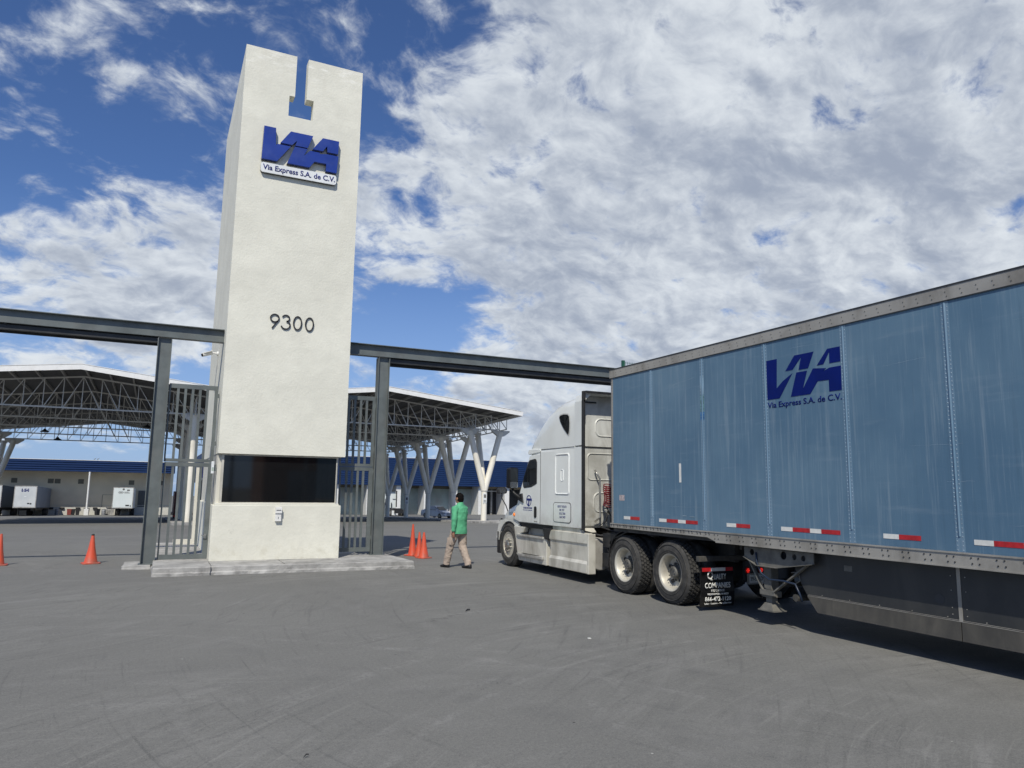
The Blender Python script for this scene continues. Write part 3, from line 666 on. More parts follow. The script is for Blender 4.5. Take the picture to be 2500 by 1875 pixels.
# ------------------------------------------------------------------ traffic cones
def cone(loc, h, hb, rb, label, lean=0, collar=False, dark=False):
    t = thing('traffic_cone', loc, label, 'traffic cone', group='orange traffic cones at the gate')
    o = (0, 0, 0)
    mb = MB(); mb.prism(rrect(-hb, hb, -hb, hb, hb*.35, 4), 'z', 0.0, .028); mb.build('base', M_orange, t, org=o, bevel=.006)
    mb = MB(); mb.lathe([(.026, rb), (.05, rb*.93), (h*.5, rb*.52), (h*.97, rb*.2), (h, rb*.17), (h, rb*.1), (h*.9, rb*.08)], (0, 0, 0), 'z', 28); mb.build('body', M_orange, t, org=o, smooth=True, auto=50)
    if collar:
        mb = MB(); mb.lathe([(h*.66, rb*.40), (h*.665, rb*.405), (h*.775, rb*.315), (h*.78, rb*.31)], (0, 0, 0), 'z', 28)
        mb.lathe([(h*.82, rb*.285), (h*.825, rb*.29), (h*.90, rb*.24), (h*.905, rb*.235)], (0, 0, 0), 'z', 28); mb.build('collar', M_orangeb, t, org=o, smooth=True)
    if dark:
        mb = MB(); mb.lathe([(h*.955, rb*.232), (h*1.003, rb*.19), (h*1.003, rb*.1)], (0, 0, 0), 'z', 20); mb.build('tip', M_black, t, org=o, smooth=True)
    t.rotation_euler = (0, R(lean), R(random.uniform(0, 40)))
    return t
cone((-1.20, 19.68, .0), .66, .185, .145, 'faded orange cone with dark tip standing alone left of the gate post', collar=True, dark=True)
cone((-2.97, 19.80, .0), .68, .17, .115, 'orange cone cut by the left edge of the picture')
cone((6.40, 19.62, .0), .84, .18, .12, 'tallest and reddest cone of the cluster of three by the right post')
cone((6.50, 19.36, .0), .64, .16, .12, 'short orange cone wedged behind the front one of the cluster', collar=True)
cone((6.46, 18.86, .0), .66, .175, .14, 'front cone of the cluster with a brighter collar', collar=True)

# ------------------------------------------------------------------ canopy
cn = thing('canopy', (5.7, 61.1, zg(61.1)), 'long twin gabled steel yard canopy with white edge on Y shaped columns', 'canopy')
ROWS = [61.1, 68.7, 76.2, 83.8, 91.4]; Y0c, Y1c = 58.0, 95.0; SL = -.027
PK = [-5.17, 16.55]; HS = 10.86
def ridge(x, y):
    zpk = 9.88+SL*(y-58)
    if x < (PK[0]+PK[1])/2: return zpk-abs(x-PK[0])*.112
    return zpk-abs(x-PK[1])*.112
XL, XV, XRr = PK[0]-12.0, 5.69, 28.5
xs_ = [XL, PK[0], XV, PK[1], XRr]
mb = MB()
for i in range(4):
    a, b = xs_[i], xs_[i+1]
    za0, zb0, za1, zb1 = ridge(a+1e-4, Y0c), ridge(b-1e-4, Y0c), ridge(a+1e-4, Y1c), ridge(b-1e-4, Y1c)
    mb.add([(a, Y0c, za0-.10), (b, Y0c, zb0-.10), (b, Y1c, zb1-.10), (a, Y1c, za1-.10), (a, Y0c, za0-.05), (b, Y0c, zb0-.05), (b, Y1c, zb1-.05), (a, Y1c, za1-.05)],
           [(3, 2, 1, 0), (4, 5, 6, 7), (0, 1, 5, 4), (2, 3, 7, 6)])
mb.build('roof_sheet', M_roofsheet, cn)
for yy in (Y0c, Y1c):
    mb = MB()
    for i in range(4):
        a, b = xs_[i], xs_[i+1]
        za, zb2 = ridge(a+1e-4, yy), ridge(b-1e-4, yy); y2 = yy-.06 if yy == Y0c else yy+.06
        mb.prism([(a, za-.34), (b, zb2-.34), (b, zb2), (a, za)], 'y', yy, y2)
        mb.prism([(a, za+.03), (b, zb2+.03), (b, zb2+.07), (a, za+.07)], 'y', yy+.1, y2-.02)
    mb.build('fascia', M_fascia, cn)
mb = MB(); zr = ridge(XRr, 58)
mb.add([(XRr, Y0c-.06, zr-.36), (XRr+.05, Y0c-.06, zr-.36), (XRr+.05, Y1c, zr-.36+SL*37), (XRr, Y1c, zr-.36+SL*37), (XRr, Y0c-.06, zr+.02), (XRr+.14, Y0c-.06, zr+.02), (XRr+.14, Y1c, zr+.02+SL*37), (XRr, Y1c, zr+.02+SL*37)],
       [(3, 2, 1, 0), (4, 5, 6, 7), (0, 1, 5, 4), (1, 2, 6, 5), (2, 3, 7, 6), (3, 0, 4, 7)])
mb.build('gutter', M_fascia, cn)
x = XL+.4
while x < XRr:
    mb = MB(); za, zb2 = ridge(x, Y0c)-.20, ridge(x, Y1c)-.20
    mb.bar((x, Y0c+.1, za), (x, Y1c-.1, zb2), .10, .18)
    mb.build('purlin', mat('shaded_purlin_paint', (.30, .295, .28), .5), cn)  # darker copy of the truss paint, underside shade put into the colour
    x += 1.48
for ri, y in enumerate(ROWS):
    zc = 7.13+SL*(y-61.1)
    for (xa, xb) in ((XL+1.2, XV-.15), (XV+.15, XRr-.9)):
        mb = MB(); pk = PK[0] if xa < 0 else PK[1]
        nseg = 18; st = (xb-xa)/nseg
        mb.bar((xa, y, zc), (xb, y, zc), .10, .10)
        top = lambda X: ridge(X, y)-.36
        mb.bar((xa, y, top(xa)), (pk, y, top(pk)), .10, .10); mb.bar((pk, y, top(pk)), (xb, y, top(xb)), .10, .10)
        for i in range(nseg+1):
            X = xa+st*i
            mb.bar((X, y, zc), (X, y, top(X)), .055, .055, up=(0, 1, 0))
            if i < nseg:
                Xn = X+st
                if (X+Xn)/2 < pk: mb.bar((X+.05, y, zc), (Xn, y, top(Xn)), .05, .05, up=(0, 1, 0))
                else: mb.bar((X, y, top(X)), (Xn-.05, y, zc), .05, .05, up=(0, 1, 0))
        mb.build('truss', M_truss, cn)
# edge trusses running along the canopy on each column line
for X in (-15, 26.4, 24.9, 27.9, 2.33, 9.0):
    mb = MB(); za = 7.13-.05; y0, y1 = ROWS[0]-1.3, ROWS[-1]+1.5; nn_ = 22; st = (y1-y0)/nn_
    zf = lambda y: za+SL*(y-61.1)
    tp_ = lambda y: min(ridge(X, y)-.4, zf(y)+1.15)
    mb.bar((X, y0, zf(y0)), (X, y1, zf(y1)), .08, .08); mb.bar((X, y0, tp_(y0)), (X, y1, tp_(y1)), .08, .08)
    for i in range(nn_+1):
        y = y0+st*i; mb.bar((X, y, zf(y)), (X, y, tp_(y)), .05, .05, up=(1, 0, 0))
        if i < nn_: mb.bar((X, y, zf(y)), (X, y+st, tp_(y+st)), .05, .05, up=(1, 0, 0))
    mb.build('edge_truss', M_truss, cn)
for ri, y in enumerate(ROWS):
    zb_ = zg(y)+.14; ztop = 7.08+SL*(y-61.1)
    for X in (-15.0, 26.4):
        mb = MB(); mb.tube((X, y, zb_), (X, y, zb_+2.65), .255, 20)
        c = mb.build('column', M_whcol, cn, smooth=True, auto=40)
        rg = MB(); rg.tube((X, y, zb_+2.6), (X, y, zb_+2.66), .31, 20); rg.build('ring', M_truss, c)
        for (ax, ay) in ((-1.5, 0), (1.5, 0), (.25, 2.3)):
            mb = MB(); dz_ = -.12 if ay else 0
            mb.tube((X+ax*.02, y+ay*.02, zb_+2.62), (X+ax, y+ay, ztop-.12+dz_), .26, 18); mb.build('branch', M_whcol, c, smooth=True, auto=40)
            mb = MB()
            if ay == 0:
                for yo in (-.16, .14): mb.prism([(X+ax-.85, ztop), (X+ax+.85, ztop), (X+ax+.85, ztop-.12), (X+ax+.28, ztop-.52), (X+ax-.28, ztop-.52), (X+ax-.85, ztop-.12)], 'y', y+yo, y+yo+.02)
            else: mb.tube((X+ax, y+ay, ztop-.34), (X+ax, y+ay, ztop-.08), .33, 12)
            mb.build('cap_plate', M_truss, c)
        if X > 0 and ri in (0, 3):
            mb = MB(); mb.box(X-.2, X+.15, y-.275, y-.26, zb_+1.55, zb_+2.4); sp_ = mb.build('number_plate', M_signwhite, c)
            mb = MB(); mb.prism(rrect(X-.13, X+.08, zb_+2.0, zb_+2.3, .03), 'y', y-.282, y-.276)
            mb.box(X-.15, X+.10, y-.282, y-.276, zb_+1.75, zb_+1.8); mb.box(X-.15, X+.10, y-.282, y-.276, zb_+1.63, zb_+1.68); mb.build('plate_print', M_hub, sp_)
    for X in (2.33, 9.0):
        mb = MB(); mb.tube((X, y, zb_), (X, y, ztop-.02), .245, 20); c = mb.build('column', M_whcol, cn, smooth=True, auto=40)
        mb = MB(); mb.prism([(X-.95, ztop), (X+.95, ztop), (X+.95, ztop-.14), (X+.3, ztop-.5), (X-.3, ztop-.5), (X-.95, ztop-.14)], 'y', y-.16, y-.13); mb.build('cap_plate', M_truss, c)
        mb = MB(); mb.tube((X, y, zb_+4.2), (X, y, zb_+4.22), .25, 20); mb.build('ring', M_truss, c)
# lamps hanging below the canopy
for i, (X, y, z, lb) in enumerate(((-8.6, 72, 6.08, 'dark bell lamp hanging lowest but one at the left end of the canopy'), (-7.62, 72, 5.42, 'dark bell lamp hanging lowest in front of the sky'), (-1.02, 72, 6.81, 'dark bell lamp beside the left steel gate post'), (9.9, 72, 6.3, 'dark bell lamp seen through the right barred panel'))):
    t = thing('hanging_lamp', (X, y, z-.1), lb, 'lamp', group='lamps hanging under the canopy')
    mb = MB(); mb.lathe([(0, .34), (.06, .32), (.18, .12), (.28, .06)], (X, y, z-.1), 'z', 16); mb.build('lamp_shade', M_dark, t, smooth=True)
    mb = MB(); mb.tube((X, y, z+.15), (X, y, ridge(X, y)-.35), .012, 5); mb.build('cable', M_dark, t)

# ------------------------------------------------------------------ warehouses
wy = 136.0
wh = thing('warehouse', (-20, 140, zg(136)), 'long beige warehouse with dock wall and blue roof band behind the parked trailers', 'warehouse', group='blue roofed warehouses')
mb = MB(); mb.box(-60, 2.3, wy, wy+30, -1.85, 3.72); mb.build('wall', M_whwall, wh)
mb = MB(); mb.box(-60, 2.3, wy-.15, wy+30, -4.0, -1.86); mb.build('dock_base', M_dock, wh)
mb = MB(); mb.box(-60.5, 2.6, wy-.06, wy-.0, -1.62, -1.55); mb.build('wall_ledge', M_dock, wh)
mb = MB()
for i in range(5):
    z = 3.62+i*.342; mb.prism([(wy-4.45, z), (wy-4.45, z+.20), (wy-4.18, z+.342), (wy+31, z+.342), (wy+31, z)], 'x', -61, 2.7)
mb.build('roof_band', M_roofblue, wh)
mb = MB(); mb.box(-61, 2.7, wy-4.4, wy+31, 5.335, 5.40); mb.build('roof_cap', M_fascia, wh)
for (x0, z0) in ((-19.94, 1.78), (-15.14, 1.76), (-14.22, 1.75), (-11.04, 1.75), (-3.91, 1.7), (.3, 1.7), (-26, 1.76), (-31, 1.76)):
    mb = MB(); mb.box(x0, x0+.78, wy-.06, wy-.005, z0, z0+.72); vt = mb.build('vent', M_vent, wh)
for xp in (-9.55, -32, -54):
    mb = MB(); mb.tube((xp*.967, wy-4.58, -2.0), (xp*.967, wy-4.58, 3.6), .12, 10); mb.box(xp*.967-.05, xp*.967+.05, wy-4.6, wy-.1, 3.3, 3.4); mb.box(xp*.967-.3, xp*.967+.3, wy-4.8, wy-4.35, -3.2, -2.0); mb.build('drain_pipe', M_white, wh)
for (x0, x1) in ((-7.45, -6.0), (-2.41, -1.0)):
    mb = MB(); mb.box(x0, x1, wy-.05, wy-.004, -1.85, .05 if x0 < -5 else .8); mb.build('door', M_whwall if x0 < -5 else mat("grey_shutter", (.12, .125, .12), .6), wh)
mb = MB(); mb.prism([(-7.5, -1.85), (-7.46, -1.85), (-7.46, .09), (-7.5, .09)], 'y', wy-.07, wy-.052); mb.box(-7.5, -5.95, wy-.07, wy-.052, .05, .09); mb.build('door_frame', M_vent, wh)
for xb in (-14.3, -12.85, -10.7, -8.35, -6.25, 0.4, -21, -23.4):
    mb = MB(); mb.box(xb-.3, xb+.3, wy-.38, wy-.152, -2.22, -1.92); mb.build('dock_bumper', M_black, wh, bevel=.03)

w2 = thing('warehouse', (50, 140, zg(136)), 'taller shed with deep blue sloping roof band and white piers right of the tower', 'warehouse', group='blue roofed warehouses')
mb = MB(); mb.box(8, 110, wy+1.2, wy+40, -4, 2.35); mb.build('wall', M_whwall, w2)
mb = MB()
for i in range(13):
    z = 2.32+i*.390; yo = i*.10; mb.prism([(wy-3.6+yo, z), (wy-3.6+yo, z+.25), (wy-3.30+yo, z+.390), (wy+40, z+.390), (wy+40, z)], 'x', 7, 111)
mb.build('roof_band', M_roofblue, w2)
mb = MB(); mb.box(7, 111, wy-2.2, wy+40, 7.39, 7.46); mb.build('roof_cap', M_fascia, w2)
bays = []
for (x0, x1) in ((12.0, 12.9), (18.0, 18.9), (24.3, 25.2), (29.4, 30.3), (35.2, 36.1), (40.8, 41.7), (46.3, 46.6), (52.65, 53.05), (57.5, 58.2), (63.2, 64.2), (69, 70), (75, 76)):
    mb = MB(); mb.box(x0*.979, x1*.979, wy-3.0, wy+1.19, -4, 2.3); mb.build('pier', M_white, w2, bevel=.03); bays.append((x0, x1))
for i in range(len(bays)-1):
    a, b = bays[i][1]+.02, bays[i+1][0]-.02
    if 57 < a < 63 or a > 63: continue
    mb = MB()
    z = -3.25
    while z < 1.78:
        mb.prism([(wy+.75, z), (wy+.70, z+.09), (wy+.75, z+.18), (wy+.85, z+.18), (wy+.85, z)], 'x', a, b); z += .18
    mb.build('cladding_panel', M_panel, w2)
    mb = MB(); mb.box(a, b, wy+.3, wy+1.15, 1.80, 2.3); mb.build('lintel', M_vent, w2)
for (x0, x1) in ((58.25, 60.4), (60.8, 63.15), (64.25, 68.9), (70.1, 74.9)):
    mb = MB(); mb.box(x0, x1, wy+1.1, wy+1.18, -3.3, 1.8); mb.build('dock_door', M_dark, w2)
mb = MB(); mb.box(60.42, 60.78, wy+.5, wy+1.15, -3.6, 1.8); mb.build('door_post', M_alu, w2)
mb = MB(); mb.box(56.9, 64, wy+.0, wy+.12, 1.35, 1.55); mb.build('light_tube', M_white, w2)
for i, xx in enumerate((-8.99, -8.55)):
    mb = MB(); mb.loft([[(xx-.17, wy-.6, 5.62), (xx-.17, wy-.58, 5.62), (xx-.17, wy-.58, 5.63)], [(xx-.05, wy-.66, 5.60), (xx-.05, wy-.54, 5.60), (xx-.05, wy-.6, 5.72)], [(xx+.08, wy-.65, 5.66), (xx+.08, wy-.55, 5.66), (xx+.08, wy-.6, 5.78)], [(xx+.14, wy-.62, 5.78), (xx+.14, wy-.58, 5.78), (xx+.14, wy-.6, 5.84)], [(xx+.22, wy-.605, 5.79), (xx+.22, wy-.595, 5.79), (xx+.22, wy-.6, 5.80)]])
    mb.box(xx-.01, xx+.01, wy-.61, wy-.59, 5.52, 5.62)
    tag(mb.build('bird', M_black, org=(xx, wy-.6, 5.52)), ('dark bird perched left of another on the warehouse roof edge', 'dark bird perched right of another on the warehouse roof edge')[i], 'bird', group='birds on the warehouse roof')
# blue kiosk and stack of red crates glimpsed beside the canopy post
kb = thing('kiosk', (5.6, 70, zg(68)), 'blue and white kiosk glimpsed through the left gate beside a canopy column', 'kiosk')
mb = MB(); mb.box(3.45, 7.5, 66, 72, zg(66)+.15, 2.4); mb.build('wall', M_white, kb)
mb = MB(); mb.box(3.4, 7.6, 65.9, 72.1, 2.42, 3.9); mb.build('blue_header', M_boothb, kb)
mb = MB(); mb.box(3.38, 7.55, 65.95, 72, zg(66)+.14, .35); mb.build('blue_base', M_boothb, kb)
mb = MB(); mb.box(3.36, 3.44, 66.4, 71.6, .55, 2.2); mb.box(3.6, 7.3, 65.93, 65.99, .55, 2.2); mb.build('window', M_glassdark, kb)
rc = thing('box_truck', (2.1, 79, zg(78)), 'dark red truck body standing behind the canopy column at the left gate', 'truck')
mb = MB(); mb.box(1.72, 3.2, 78, 84, -1.0, 1.15); mb.build('body', mat("dark_red_paint", (.10, .02, .018), .5, var=.3), rc, bevel=.04)
mb = MB(); mb.box(1.8, 3.1, 78.1, 83.9, -1.25, -1.02); mb.build('chassis', M_black, rc)
for yy in (79, 82.8):
    for xx in (1.78, 2.85):
        mb = MB(); mb.lathe([(0, .1), (0, .42), (.06, .46), (.2, .46), (.26, .42), (.26, .1)], (xx, yy, zg(yy)+.46), 'x', 18); mb.build('wheel', M_rubber, rc)
mb = MB(); mb.box(1.75, 2.0, 77.95, 77.99, -1.2, -1.05); mb.box(2.9, 3.15, 77.95, 77.99, -1.2, -1.05); mb.build('tail_light', M_redlens, rc)

# ------------------------------------------------------------------ parked trailers at the dock
LOGO = [[(7.73, 3.64), (7.54, 3.64), (7.56, 3.23), (7.27, 3.40)][:0]]
VIA_POLYS = [
 [(0, 1), (.155, 1), (.14, .25), (.375, .575), (.545-.17, .575), (.20, 0), (0, 0)],
 [(.275, .65), (.41, 1), (.665, 1), (.585, .62), (.46, .63), (.50, .90), (.375, .65)],
 [(.42, .575), (.575, .575), (.51, .14), (.65, .585), (.82, .585), (.82, .50), (1, .54), (1, 0), (.85, 0), (.85, .25), (.71, .27), (.605, 0), (.34, 0)],
 [(.705, .66), (.84, 1), (1, 1), (1, .655), (.86, .66), (.87, .90), (.79, .66)],
]
def parked_trailer(x0, y0, y1, z0, z1, label, front, side, extra):
    sl_ = -.027; zf = lambda y: sl_*(y-y0)
    t = thing('parked_trailer', ((x0+1.3), y0, zg(y0)), label, 'trailer', group='trailers parked at the dock')
    def sb(mb, a, b, c, d, e, f):
        mb.add([(a, c, e+zf(c)), (b, c, e+zf(c)), (b, d, e+zf(d)), (a, d, e+zf(d)), (a, c, f+zf(c)), (b, c, f+zf(c)), (b, d, f+zf(d)), (a, d, f+zf(d))],
               [(3, 2, 1, 0), (4, 5, 6, 7), (0, 1, 5, 4), (1, 2, 6, 5), (2, 3, 7, 6), (3, 0, 4, 7)])
    W = 2.6
    mb = MB(); sb(mb, x0, x0+W, y0+.02, y1, z0, z1); mb.build('box', side, t)
    mb = MB(); sb(mb, x0+.08, x0+W-.08, y0-.02, y0+.018, z0+.08, z1-.09); fw = mb.build('front_wall', front, t)
    mb = MB(); sb(mb, x0-.01, x0+.075, y0-.03, y0+.05, z0-.05, z1+.02); sb(mb, x0+W-.075, x0+W+.01, y0-.03, y0+.05, z0-.05, z1+.02)
    sb(mb, x0+.075, x0+W-.075, y0-.03, y0+.05, z1-.085, z1+.02); sb(mb, x0+.075, x0+W-.075, y0-.03, y0+.05, z0-.05, z0+.07); mb.build('front_frame', M_alu, t)
    mb = MB(); sb(mb, x0-.012, x0+W+.012, y0+.06, y1, z0-.14, z0-.005); mb.build('side_rail', M_under, t)
    mb = MB(); sb(mb, x0+.5, x0+.62, y0+.5, y1-.5, z0-.42, z0-.145); sb(mb, x0+W-.62, x0+W-.5, y0+.5, y1-.5, z0-.42, z0-.145); mb.build('chassis', M_black, t)
    for xx in (x0+.35, x0+W-.45):
        gz = zg(y0+2.4); mb = MB(); mb.box(xx, xx+.13, y0+2.3, y0+2.43, gz+.12, z0+zf(y0+2.4)-.1); mb.box(xx-.1, xx+.22, y0+2.2, y0+2.53, gz+.03, gz+.12); mb.build('landing_leg', M_under, t)
    for yy in (y1-1.6, y1-2.9):
        for xx in (x0+.02, x0+W-.62):
            mb = MB(); mb.lathe([(0, .2), (0, .46), (.05, .5), (.55, .5), (.6, .46), (.6, .2)], (xx, yy, zg(yy)+.5), 'x', 20); mb.build('wheel', M_rubber, t)
    if extra == 'via':
        lg = MB()
        for pl in VIA_POLYS: plate(lg, [(a*.85, b*.42) for a, b in pl], (x0+.82, y0-.021, z1-.78), (1, 0, 0), (0, 0, 1), .006)
        lg.build('logo', M_logo, fw)
        mb = MB(); mb.box(x0+1.6, x0+1.85, y0-.03, y0-.021, z0+.45, z0+.62); mb.box(x0+1.9, x0+2.1, y0-.03, y0-.021, z0+.40, z0+.6); mb.build('coupling_box', M_dark, fw)
        mb = MB(); mb.box(x0+1.2, x0+1.45, y0-.03, y0-.021, z1-1.45, z1-1.37); mb.build('plate', M_signwhite, fw)
    if extra == 'oval':
        mb = MB(); cx, cz = x0+1.0, z1-.72
        ov = [(cx+.33*cos(2*pi*i/24), cz+.19*sin(2*pi*i/24)) for i in range(24)]; iv = [(cx+.29*cos(2*pi*i/24), cz+.15*sin(2*pi*i/24)) for i in range(24)]
        for i in range(24):
            j = (i+1) % 24; mb.prism([ov[i], ov[j], iv[j], iv[i]], 'y', y0-.03, y0-.022)
        mb.box(cx-.2, cx+.2, y0-.03, y0-.022, cz-.04, cz+.05); mb.box(x0+1.42, x0+1.95, y0-.03, y0-.022, cz+.04, cz+.10); mb.box(x0+1.42, x0+2.15, y0-.03, y0-.022, cz-.10, cz-.03)
        mb.build('print', M_hub, fw)
        mb = MB(); mb.lathe([(-.03, .14), (-.02, .14)], (x0+1.3, y0, z1-.28), 'y', 16); mb.box(x0+1.75, x0+2.1, y0-.03, y0-.022, z1-.5, z1-.3); mb.build('sticker', M_hub, fw)
        mb = MB(); mb.box(x0+1.7, x0+2.15, y0-.05, y0-.022, z0+.28, z0+.46); mb.box(x0+2.25, x0+2.4, y0-.05, y0-.022, z0+.22, z0+.38); mb.build('coupling_box', M_dark, fw)
    return t
parked_trailer(-17.1, 120, 135.6, -1.52, 1.36, 'dented white box trailer with a small VIA logo on its front wall', M_trwhite, M_trside, 'via')
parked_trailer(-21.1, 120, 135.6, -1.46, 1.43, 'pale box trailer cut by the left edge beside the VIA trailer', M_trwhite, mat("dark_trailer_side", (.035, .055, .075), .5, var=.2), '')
parked_trailer(-5.33, 120, 135.6, -1.57, 1.34, 'clean white box trailer with an oval emblem standing alone by the dock', M_trwhite2, M_trwhite2, 'oval')

# drums and bins against the dock
def drum(x, y, lb, m_):
    t = thing('drum', (x, y, zg(y)), lb, 'drum', group='drums by the dock wall'); z = zg(y)
    mb = MB(); mb.lathe([(0, .28), (.02, .3), (.28, .3), (.3, .315), (.32, .3), (.58, .3), (.6, .315), (.62, .3), (.87, .3), (.88, .28)], (x, y, z), 'z', 20); mb.build('barrel', m_, t, smooth=True, auto=40)
    mb = MB(); mb.lathe([(.885, .26), (.905, .26)], (x, y, z), 'z', 20); mb.build('lid', m_, t)
drum(-13.3, 134, 'grey steel drum next to the VIA trailer', M_drum)
drum(-7.0, 133.6, 'pale steel drum in front of the brick pile near the oval trailer', M_drum)
def bin_(x, y, w_, h_, lb, m_, d=.6):
    t = thing('waste_bin', (x, y, zg(y)), lb, 'bin', group='bins by the dock wall'); z = zg(y)
    mb = MB(); mb.add([(x-w_*.42, y-d*.42, z+.05), (x+w_*.42, y-d*.42, z+.05), (x+w_*.42, y+d*.42, z+.05), (x-w_*.42, y+d*.42, z+.05), (x-w_/2, y-d/2, z+h_), (x+w_/2, y-d/2, z+h_), (x+w_/2, y+d/2, z+h_), (x-w_/2, y+d/2, z+h_)],
                      [(3, 2, 1, 0), (4, 5, 6, 7), (0, 1, 5, 4), (1, 2, 6, 5), (2, 3, 7, 6), (3, 0, 4, 7)]); mb.build('body', m_, t)
    mb = MB(); mb.box(x-w_*.54, x+w_*.54, y-d*.56, y+d*.54, z+h_+.005, z+h_+.08); mb.build('lid', m_, t, bevel=.02)
    mb = MB(); mb.tube((x-w_*.4, y+d*.4, z+.09), (x+w_*.4, y+d*.4, z+.09), .09, 10); mb.build('wheel', M_black, t)
bin_(-11.7, 134.1, .6, .85, 'faded red bin left of two black bins at the dock', M_binred)
bin_(-11.2, 134.2, .55, .85, 'black bin directly right of the red bin', M_binblack)
bin_(-10.6, 134.2, .55, .85, 'black bin second from the red bin', M_binblack)
bin_(-9.4, 134.3, .75, 1.0, 'tall black bin standing below the white drain pipe', M_binblack)
bin_(-7.9, 134.1, .8, .88, 'black bin left of the pale drum near the oval trailer', M_binblack)
mb = MB()
for r_ in range(5):
    for c_ in range(4): mb.box(-6.75+c_*.28, -6.75+c_*.28+.26, 134.4, 134.9, zg(134)+r_*.19, zg(134)+r_*.19+.17)
tag(mb.build('pallet_stack', M_conc, org=(-6.2, 134.6, zg(134))), 'pale stack of blocks behind the pale steel drum', 'stack')

# mesh fence rising behind the truck
fc = thing('mesh_fence', (24.6, 36, zg(36)), 'green wire mesh fence top showing over the trailer roof', 'fence')
mb = MB(); mb.box(24.25, 24.42, 36, 36.14, zg(36), 9.43); mb.build('post', M_green, fc)
mb = MB(); mb.box(33.25, 33.42, 36, 36.14, zg(36), 9.43); mb.build('post', M_green, fc)
mb = MB()
for i in range(70): mb.tube((24.5+i*.125, 36.05, 6.9), (24.5+i*.125, 36.05, 9.36), .010, 4)
for i in range(13): mb.tube((24.42, 36.05, 6.9+i*.2), (33.25, 36.05, 6.9+i*.2), .010, 4)
mb.build('mesh_panel', M_green, fc)
mb = MB(); mb.box(24.42, 33.25, 36.0, 36.12, zg(36), 6.85); mb.build('backing_wall', M_conc, fc)

# ------------------------------------------------------------------ wheels
def tyre_mb(x0, wd, cy, cz, r, sidewall_out=True, lugs=False, n=48):
    mb = MB(); s = wd/2; c = (x0, cy, cz); ri = r*.565
    prof = [(.035, ri), (.0, ri+.03), (-.004, r*.80), (.012, r*.93), (.04, r*.985), (.05, r), (wd-.05, r), (wd-.04, r*.985), (wd-.012, r*.93), (wd+.004, r*.80), (wd, ri+.03), (wd-.035, ri)]
    mb.lathe(prof, c, 'x', n, closed=True)
    for rr in (r*.88, r*.70):   # moulded rings on the sidewall
        mb.lathe([(-.006, rr-.006), (-.010, rr), (-.006, rr+.006), (.02, rr+.006), (.02, rr-.006)], c, 'x', n, closed=True)
    return mb
def lug_mb(x0, wd, cy, cz, r, nl=46):
    mb = MB(); rows = 4; lw = (wd-.05)/rows
    for k in range(nl):
        for j in range(rows):
            a = 2*pi*(k+(.5 if j % 2 else 0))/nl; da = 2*pi/nl*.40
            xa = x0+.025+lw*j+.005; xb = xa+lw-.010; xm = (xa+xb)/2
            r0, r1 = r-.002, r+.009
            hexp = [(xa, a-da*.5), (xm, a-da), (xb, a-da*.5), (xb, a+da*.5), (xm, a+da), (xa, a+da*.5)]
            vs = [(x, cy+cos(t)*r0, cz+sin(t)*r0) for x, t in hexp]+[(x, cy+cos(t)*r1, cz+sin(t)*r1) for x, t in hexp]
            mb.add(vs, [(6, 7, 8, 9, 10, 11)]+[(i, (i+1) % 6, 6+(i+1) % 6, 6+i) for i in range(6)])
    return mb
def drive_wheel(parent, side, xo, cy, r=.502):
    """dual wheel, side -1 = left side of the vehicle, xo = outer face"""
    cz = r+.005
    def M(x): return xo-side*x           # x measured inwards
    hub = bpy.data.objects.new('drive_wheel', None); COL.objects.link(hub); hub.parent = parent
    hub.empty_display_size = .1
    fl = side == -1
    def xx(a, b): return (xo+a, b-a) if fl else (xo-b, b-a)
    x0, wd = xx(.0, .27); o_ = tyre_mb(x0, wd, cy, cz, r).build('tyre', M_rubber, hub, smooth=True, auto=38)
    lug_mb(x0, wd, cy, cz, r).build('tread', M_rubber, hub)
    mb = MB(); mb.loft([[(x0+a_, cy+(r+.0015)*cos(2*pi*k/48), cz+(r+.0015)*sin(2*pi*k/48)) for k in range(48)] for a_ in (.03, wd-.03)], caps=False); mb.build('groove_shade_band', M_black, hub, smooth=True, auto=40)  # black band below the lugs, paints the shade inside the tread grooves
    x0, wd = xx(.31, .58); tyre_mb(x0, wd, cy, cz, r).build('inner_tyre', M_rubber, hub, smooth=True, auto=38)
    sgn = 1 if fl else -1; c = (xo, cy, cz)
    mb = MB(); rr = r*.575
    mb.lathe([(sgn*a, b) for a, b in ((.018, rr), (.006, rr+.012), (.016, rr-.012), (.030, rr-.02), (.08, rr-.035), (.165, rr-.055), (.18, .15), (.19, .15), (.19, rr-.045), (.06, rr-.02), (.03, rr+.01))], c, 'x', 40, closed=True)
    mb.build('rim', M_rim, hub, smooth=True, auto=45, fix=True)
    mb = MB(); mb.lathe([(sgn*.19, .155), (sgn*.165, .15), (sgn*.14, .105), (sgn*.075, .092), (sgn*.06, .078), (sgn*.055, .0001)], c, 'x', 24)
    for k in range(10):
        a = 2*pi*k/10; mb.tube((xo+sgn*.165, cy+cos(a)*.140, cz+sin(a)*.140), (xo+sgn*.13, cy+cos(a)*.140, cz+sin(a)*.140), .018, 6)
    for k in range(8):
        a = 2*pi*k/8; mb.tube((xo+sgn*.045, cy+cos(a)*.075, cz+sin(a)*.075), (xo+sgn*.030, cy+cos(a)*.075, cz+sin(a)*.075), .012, 6)
    mb.build('hub', M_hub, hub, smooth=True, auto=30, fix=True)
    mb = MB()
    for k in range(5):
        a = 2*pi*(k+.3)/5; mb.tube((xo+sgn*.150, cy+cos(a)*.198, cz+sin(a)*.198), (xo+sgn*.170, cy+cos(a)*.198, cz+sin(a)*.198), .036, 10)
    mb.build('hand_hole', M_black, hub)
    return hub
